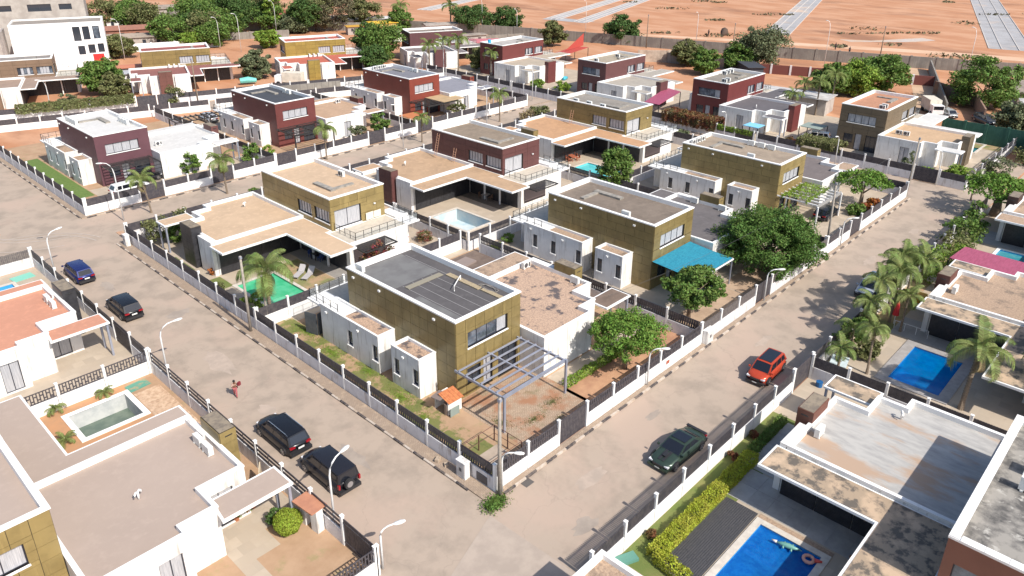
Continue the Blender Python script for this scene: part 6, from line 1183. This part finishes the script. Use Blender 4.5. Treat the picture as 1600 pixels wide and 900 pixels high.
for yy in (0, .9, 1.8, 2.6): obj('post', B().tube([(0,yy,0),(0,yy,.7)], .025, 5), white_m, R)
simple('plunge_tub', B().box(-.7,-.5,0,.7,.5,.35).box(-.8,-.6,.35,.8,.6,.42), pl('tub_white', (200,215,220)), 'small pale blue tub beside the upright cypress shrub', 'tub', (28.0,-9.2,0), .2); simple('yellow_bin', B().box(-.4,-.35,0,.4,.35,.75), mat('yellow_plastic', (.70,.36,.03), .6), 'orange yellow box behind the palm clump', 'box', (43.3,-10.3,0)); simple('blue_basin', B().tube([(0,0,0),(0,0,.3)], [.3,.42], 12), mat('blue_basin', (.01,.10,.28), .5), 'dark blue basin on the tiles right of the large pool palm', 'basin', (35.5,-19.0,0)); simple('fence_tub', B().tube([(0,0,0),(0,0,.4)], .25, 10), MATS['blue_basin'], 'small blue tub by the fence corner near the orange red car', 'tub', (24.2,-9.3,0))
# inflatables in the royal blue pool
R = new('inflatable_crocodile', None, None, (8.0,-14.6,-.02), -1.35, 'green inflatable crocodile floating in the royal blue pool', 'inflatable', scale=.72); ig = mat('inflatable_green', (.16,.36,.30), .35); obj('body', B().tube([(-.95,0,.12),(-.5,0,.15),(0,0,.17),(.45,.02,.15),(.95,.1,.1)], [.05,.17,.22,.13,.03], 9), ig, R, True); obj('snout', B().tube([(-.9,0,.16),(-1.3,.05,.14)], [.12,.05], 8), pl('inflatable_white', (225,215,205)), R, True)
for q in ((-.4,.3),(-.4,-.3),(.2,.32),(.2,-.32)): obj('leg', B().tube([(q[0],q[1]*.4,.12),(q[0]+.05,q[1]*1.2,.1)], [.09,.06], 7), ig, R, True)
R = new('inflatable_ring', None, None, (7.9,-15.75,-.02), 0, 'red and skin coloured inflatable ring beside the crocodile', 'inflatable', scale=.8); obj('ring', B().tube([(math.cos(a*PI/6)*.33,math.sin(a*PI/6)*.33,.12) for a in range(13)], .12, 8), mat('inflatable_pink', (.62,.33,.26), .4), R, True); obj('wing', B().tube([(.1,-.35,.15),(.3,-.8,.2)], [.16,.06], 8), mat('inflatable_red', (.6,.08,.06), .4), R, True)
simple('side_awning', B().box(0,-.05,0,4.6,.05,2.6), blackm, 'dark steel doors standing open beside the corner house annexe', 'door', (2.5,22.6,0), H_+.2) if 0 else None
R = new('steel_gate', None, None, (2.55,24.0,0), 0, 'dark double steel gate standing open beside the corner house annexe', 'gate'); sg = mat('slate_steel', (.06,.07,.085), .5, c2=(.09,.10,.11), scale=2)
o = obj('leaf', B().box(0,-.03,.05,1.15,.03,1.95), sg, R); o.rotation_euler[2] = -1.25; o = obj('leaf', B().box(0,-.03,.05,.9,.03,1.95), sg, R, loc=(.45,-1.15,0)); o.rotation_euler[2] = .35
simple('blue_inflatable', B().tube([(0,0,.3),(.8,.1,.35),(1.6,0,.3)], [.3,.4,.3], 10), mat('turq_inflatable', (.05,.42,.55), .4), 'turquoise inflatable beside the reddish tower in the far yard', 'inflatable', (93,72.5,0), .3, True); simple('blue_tank', B().tube([(0,0,0),(0,0,.9)], .35, 12), mat('tank_blue', (.03,.35,.60), .4), 'small blue water tank on the pale roof of the reddish brown house', 'tank', (87.6,88,5.95)); simple('covered_toy', B().tube([(0,0,.5),(1.5,0,.6),(3,0,.4)], [.5,.6,.4], 8), mat('turq_sheet', (.15,.50,.45), .6), 'turquoise sheet lying on the porch of the olive gold house', 'sheet', (45.5,113.4,.3), -.4)
simple('dark_mound', B().tube([(-1.6,0,0),(0,0,.9),(1.8,0,0)], [.2,1.2,.2], 8), mat('mound_dark', (.09,.06,.045), .95), 'dark mound of earth on the cleared land', 'mound', (170,80,0), 0, True)
# coping slabs of the bottom right house, each its own piece
csm = cached('coping_slab', lambda: B().box(.01,-.2,0,.94,.22,.05).mesh('coping_slab', whiterim))
for i in range(13): new('coping_slab', csm, HOUSES['BR'], (6.22, .02+i*.945, 6.352), H_)
for i in range(6): new('coping_slab', csm, HOUSES['BR'], (.25+i*.95, 12.15, 6.352), 0)
simple('orange_planter', B().tube([(0,0,0),(0,0,.5)], [.2,.28], 10), mat('orange_plastic', (.7,.22,.03), .6), 'bright orange planter at the foot of the brown chimney tower', 'planter', (24.2,38.6,.02)); simple('roof_panel', B().box(-.45,0,0,.45,.03,.75).box(.55,.05,0,1.4,.08,.7), pl('loose_panel', (222,214,200)), 'pair of loose white panels leaning on the gold wall of the balcony', 'panel', (16.6,33.9,3.1))
table(19.6, 32.6, 0, 'small red table by the white wall of the balcony', mat('red_table', (.5,.03,.07), .5), L=.9, n=0)
# ------------------------------------------------------------------ distant buildings
def facbox(R, pts, z0, z1, m_, rim=None, roof=None, holes=None, nm='wall'): return block(R, pts, z0, z1, m_, rim or whiterim, roof or roofm('roof_far_grey', (168,158,148), .8), holes, rimw=.3, drop=.3, wname=nm, lip=.15)
far_r = math.radians(-20.8)
R = new('apartment_building', None, None, (20.4,156.4,0), far_r, 'tall bright white building with blue framed windows at the top left', 'building')
bigwhite = pl('bright_white_render', (240,240,240), .8, .95)
facbox(R, [(-.6,0),(16.4,0),(16.4,9),(-.6,9)], 0, 9.2, bigwhite, holes={0: [(11.2,12.6,5.4,8.3,1,'dark',0),(13.0,14.3,5.6,8.3,1,'dark',0),(14.9,16.2,5.7,8.3,1,'mid',0),(11.6,12.9,2.6,4.4,1,'dark',0),(13.5,14.8,2.8,4.6,1,'dark',0),(15.3,16.5,2.9,4.7,1,'dark',0)], 1: [(.6,1.6,7.6,8.4,1,'blue',0),(.6,1.6,4.5,5.8,1,'blue',0)]})
obj('red_door', B().box(13.5,-.05,0,15.6,-.01,2.6), mat('door_red', (.6,.03,.03), .5), R)
R = new('apartment_building', None, None, (16.5,174,0), far_r, 'grey unfinished concrete building behind the bright white one', 'building'); gc = mat('bare_concrete', (.44,.40,.36), .9, c2=(.34,.30,.27), scale=.5)
facbox(R, [(-14,0),(23,0),(23,12),(-14,12)], 0, 12.9, gc, gc, gc, {0: [(8,11,10.2,11.6,1,'dark',0),(4,6,10.4,11.4,1,'dark',0),(14,18.5,9.9,11.5,3,'dark',0),(20,23,10.2,11.4,1,'dark',0),(26,30.5,10,11.5,2,'dark',0),(32,34.5,10.2,11.4,1,'dark',0),(1,3,5,6.6,1,'dark',0)]})
R = new('apartment_building', None, None, (4,156,0), far_r, 'grey side wing with dark openings left of the bright white building', 'building'); facbox(R, [(0,0),(13.5,0),(13.5,9),(0,9)], 0, 8.4, gc, gc, gc, {0: [(8,9.2,4.8,6.6,1,'dark',0),(3,4.5,4.8,6.6,1,'dark',0)]})
R = new('house', None, None, (20,196,0), far_r, 'white building with orange roof at the very top left corner', 'house'); facbox(R, [(-14,0),(10,0),(10,10),(-14,10)], 0, 8.5, bigwhite, holes={0: [(3,7,5.5,7.4,3,'dark',0),(11,15,5.5,7.4,3,'dark',0)]}); obj('orange_roof', B().prism([(-14,1),(6,1),(6,9),(-14,9)], 8.51, 9.3), tile, R)
corr = mat('old_corrugated_roof', (.33,.27,.22), .95, c2=(.22,.18,.15), scale=.5, detail=7)
def shed(x, y, rz, L, W, h, rm, wm_, label, ridge=.7, name='outbuilding'):
    R = new(name, None, None, (x,y,0), rz, label, 'building'); b = B(); nb = max(2, int(L/3)); facade(b, 0, 0, 0, L, 0, h, [((i+.35)*L/nb, (i+.6)*L/nb, h*.4, h*.75) for i in range(nb)], .2); facade(b, L, 0, H_, W, 0, h, [], .2); facade(b, L, W, PI, L, 0, h, [], .2); facade(b, 0, W, -H_, W, 0, h, [], .2); wo = obj('wall', b, wm_, R)
    me = B().box(0,.18,0,L/nb*.25,.21,h*.35).mesh('window', g_dark)
    for i in range(nb): new('window', me, R, ((i+.35)*L/nb, 0, h*.4))
    e = .35; b = B(); b.add([(-e,-e,h),(L+e,-e,h),(L+e,W/2,h+ridge),(-e,W/2,h+ridge),(L+e,W+e,h),(-e,W+e,h),(-e,-e,h-.1),(L+e,-e,h-.1),(L+e,W+e,h-.1),(-e,W+e,h-.1)], [(0,1,2,3),(3,2,4,5),(0,6,7,1),(5,4,8,9),(0,3,5,9,6),(1,7,8,4,2)]); obj('roof', b, rm, R); return R
shed(43.5, 171.5, far_r-.07, 22, 4.5, 2.4, corr, gc, 'long low building with brown corrugated roof behind the olive gold house'); shed(42, 182, far_r, 17, 6, 3, mat('brick_far', (.33,.15,.10), .9, c2=(.25,.12,.09), scale=2), mat('brick_far', (.33,.15,.10), .9), 'low reddish brick building at the top left'); shed(64, 208, far_r, 16, 8, 4, corr, gc, 'building with wide brown roof half hidden behind the palm at the top')
shed(86, 182, far_r, 13, 9, 3, mat('far_red_roof', (.42,.11,.09), .9), gc, 'building with dull red roof at the top of the photo'); shed(101, 145.5, far_r, 7, 4.5, 3, mat('yellow_roof', (.72,.44,.04), .7), mat('yellow_wall', (.68,.48,.18), .8), 'small yellow kiosk building near the far trees', .1)
shed(96.5, 150, far_r, 5, 2.5, 2.2, mat('orange_cover', (.5,.28,.04), .8), gc, 'low orange covered stall left of the yellow kiosk', .1); shed(30.5, 132.5, far_r, 7, 3, 2.6, mat('far_salmon_roof', (.50,.19,.11), .9), gc, 'long salmon roofed garage between the white building and the gold house', .1); shed(29.5, 128, far_r, 6.5, 3, 2.3, mat('grey_sheet_roof', (.42,.43,.46), .7), white, 'grey roofed carport below the salmon roofed garage', .1)
shed(97.5, 132.5, far_r, 9, 4, 2.6, roofm('far_pale_roof', (190,178,168)), white, 'pale flat roof behind the plum house', .1); shed(100, 108, far_r-.3, 8, 5, 2.6, mat('far_pink_roof', (.50,.16,.18), .8), white, 'flat pinkish red roof right of the plum house', .1); shed(103.5,118, far_r, 10, 3, 2.4, corr, gc, 'low brown roof near the estate wall', .1)
shed(107, 24, H_+.12, 17, 5, 2.8, mat('white_old_sheet', (.55,.54,.53), .8, c2=(.38,.36,.35), scale=.6), gc, 'long grey white shed behind the crimson house wing', .1); shed(101, 29.5, H_, 12, 4.5, 2.6, mat('white_old_sheet', (.5,.5,.5)), gc, 'second grey shed with open trusses beside the long one', .1); shed(124, 45.5, .8, 8, 3, 2.2, mat('container_dark', (.05,.055,.07), .7), mat('container_dark', (.05,.055,.07)), 'dark container in the dirt lot behind the crimson house', .05)
shed(133, -4, 0.3, 12, 6, 3, corr, gc, 'grey roofed buildings at the right edge beyond the mango tree', .2); shed(119.5,-7, .3, 9, 5, 2.8, mat('white_old_sheet', (.5,.5,.5)), white, 'pale roof at the right edge below the grey roofs', .1); shed(97, -14, .1, 12, 7, 2.8, gravel_b, white, 'white walled house corner at the right edge behind the bushes', .1)
shed(-14.5, 58.5-3.6, 0, 2.5, 2.0, .5, mat('tan_lean', (.5,.3,.17), .9), gc, 'low tan covered heap behind the wooden fence at the left edge', .1)
simple('bare_plot_pile', B().tube([(-2,0,0),(0,0,.35),(2,0,0)], [.2,.8,.2], 8), dirt, 'small soil pile on the bare plot behind the white roofed house', 'pile', (8,98,0), 0, True)
for i, (x, y_, L, W, hh, rm_, lb) in enumerate([(92,168,16,7,2.4,corr,'long low brown roofed building beside the dull red roof'),(70,196,12,7,3.2,corr,'brown roofed house among the trees at the top left'),(54,200,9,6,3.4,mat('far_red_roof', (.42,.11,.09), .9),'small red roofed house behind the top left trees'),(104,160,12,4,2.2,mat('white_old_sheet', (.5,.5,.5)),'pale sheet roof behind the flat topped acacia'),(112,136,9,4,2.4,roofm('far_pale_roof', (190,178,168)),'pale roofed outbuilding near the yellow kiosk')]): shed(x, y_, far_r, L, W, hh, rm_, gc if i % 2 else white, lb, .4)
wall('garden_wall', [(82,176),(108,150)], 2.2, blockw, 'grey wall along the back yard of the dull red roof', post=5); wall('garden_wall', [(66,166),(84,158.5)], 1.8, blockw, 'grey wall behind the salmon roofed house and trees', post=5); wall('garden_wall', [(40,166),(64,156.5)], 1.8, bigwhite, 'pale wall in front of the long brown corrugated roof', post=5); wall('garden_wall', [(100,122),(112,117),(124,112)], 1.8, blockw, 'grey wall behind the flat pinkish red roof', post=5)
# bottom edge neighbour roof (right of the junction)
R = new('guard_house', None, None, (-7.2,-8.6,0), 0, 'gravel roofed annexe with white parapet at the bottom edge', 'house'); block(R, [(0,-9),(5.3,-9),(5.3,-.6),(0,-.6)], 0, 3.3, white, whiterim, gravel_b, {}, rimw=.22, drop=.3)
# real metres: scale every top-level object
for o in list(col.objects):
    if o.parent is None and o.type != 'CAMERA' and o.type != 'LIGHT':
        o.location = o.location*S; o.scale = o.scale*S
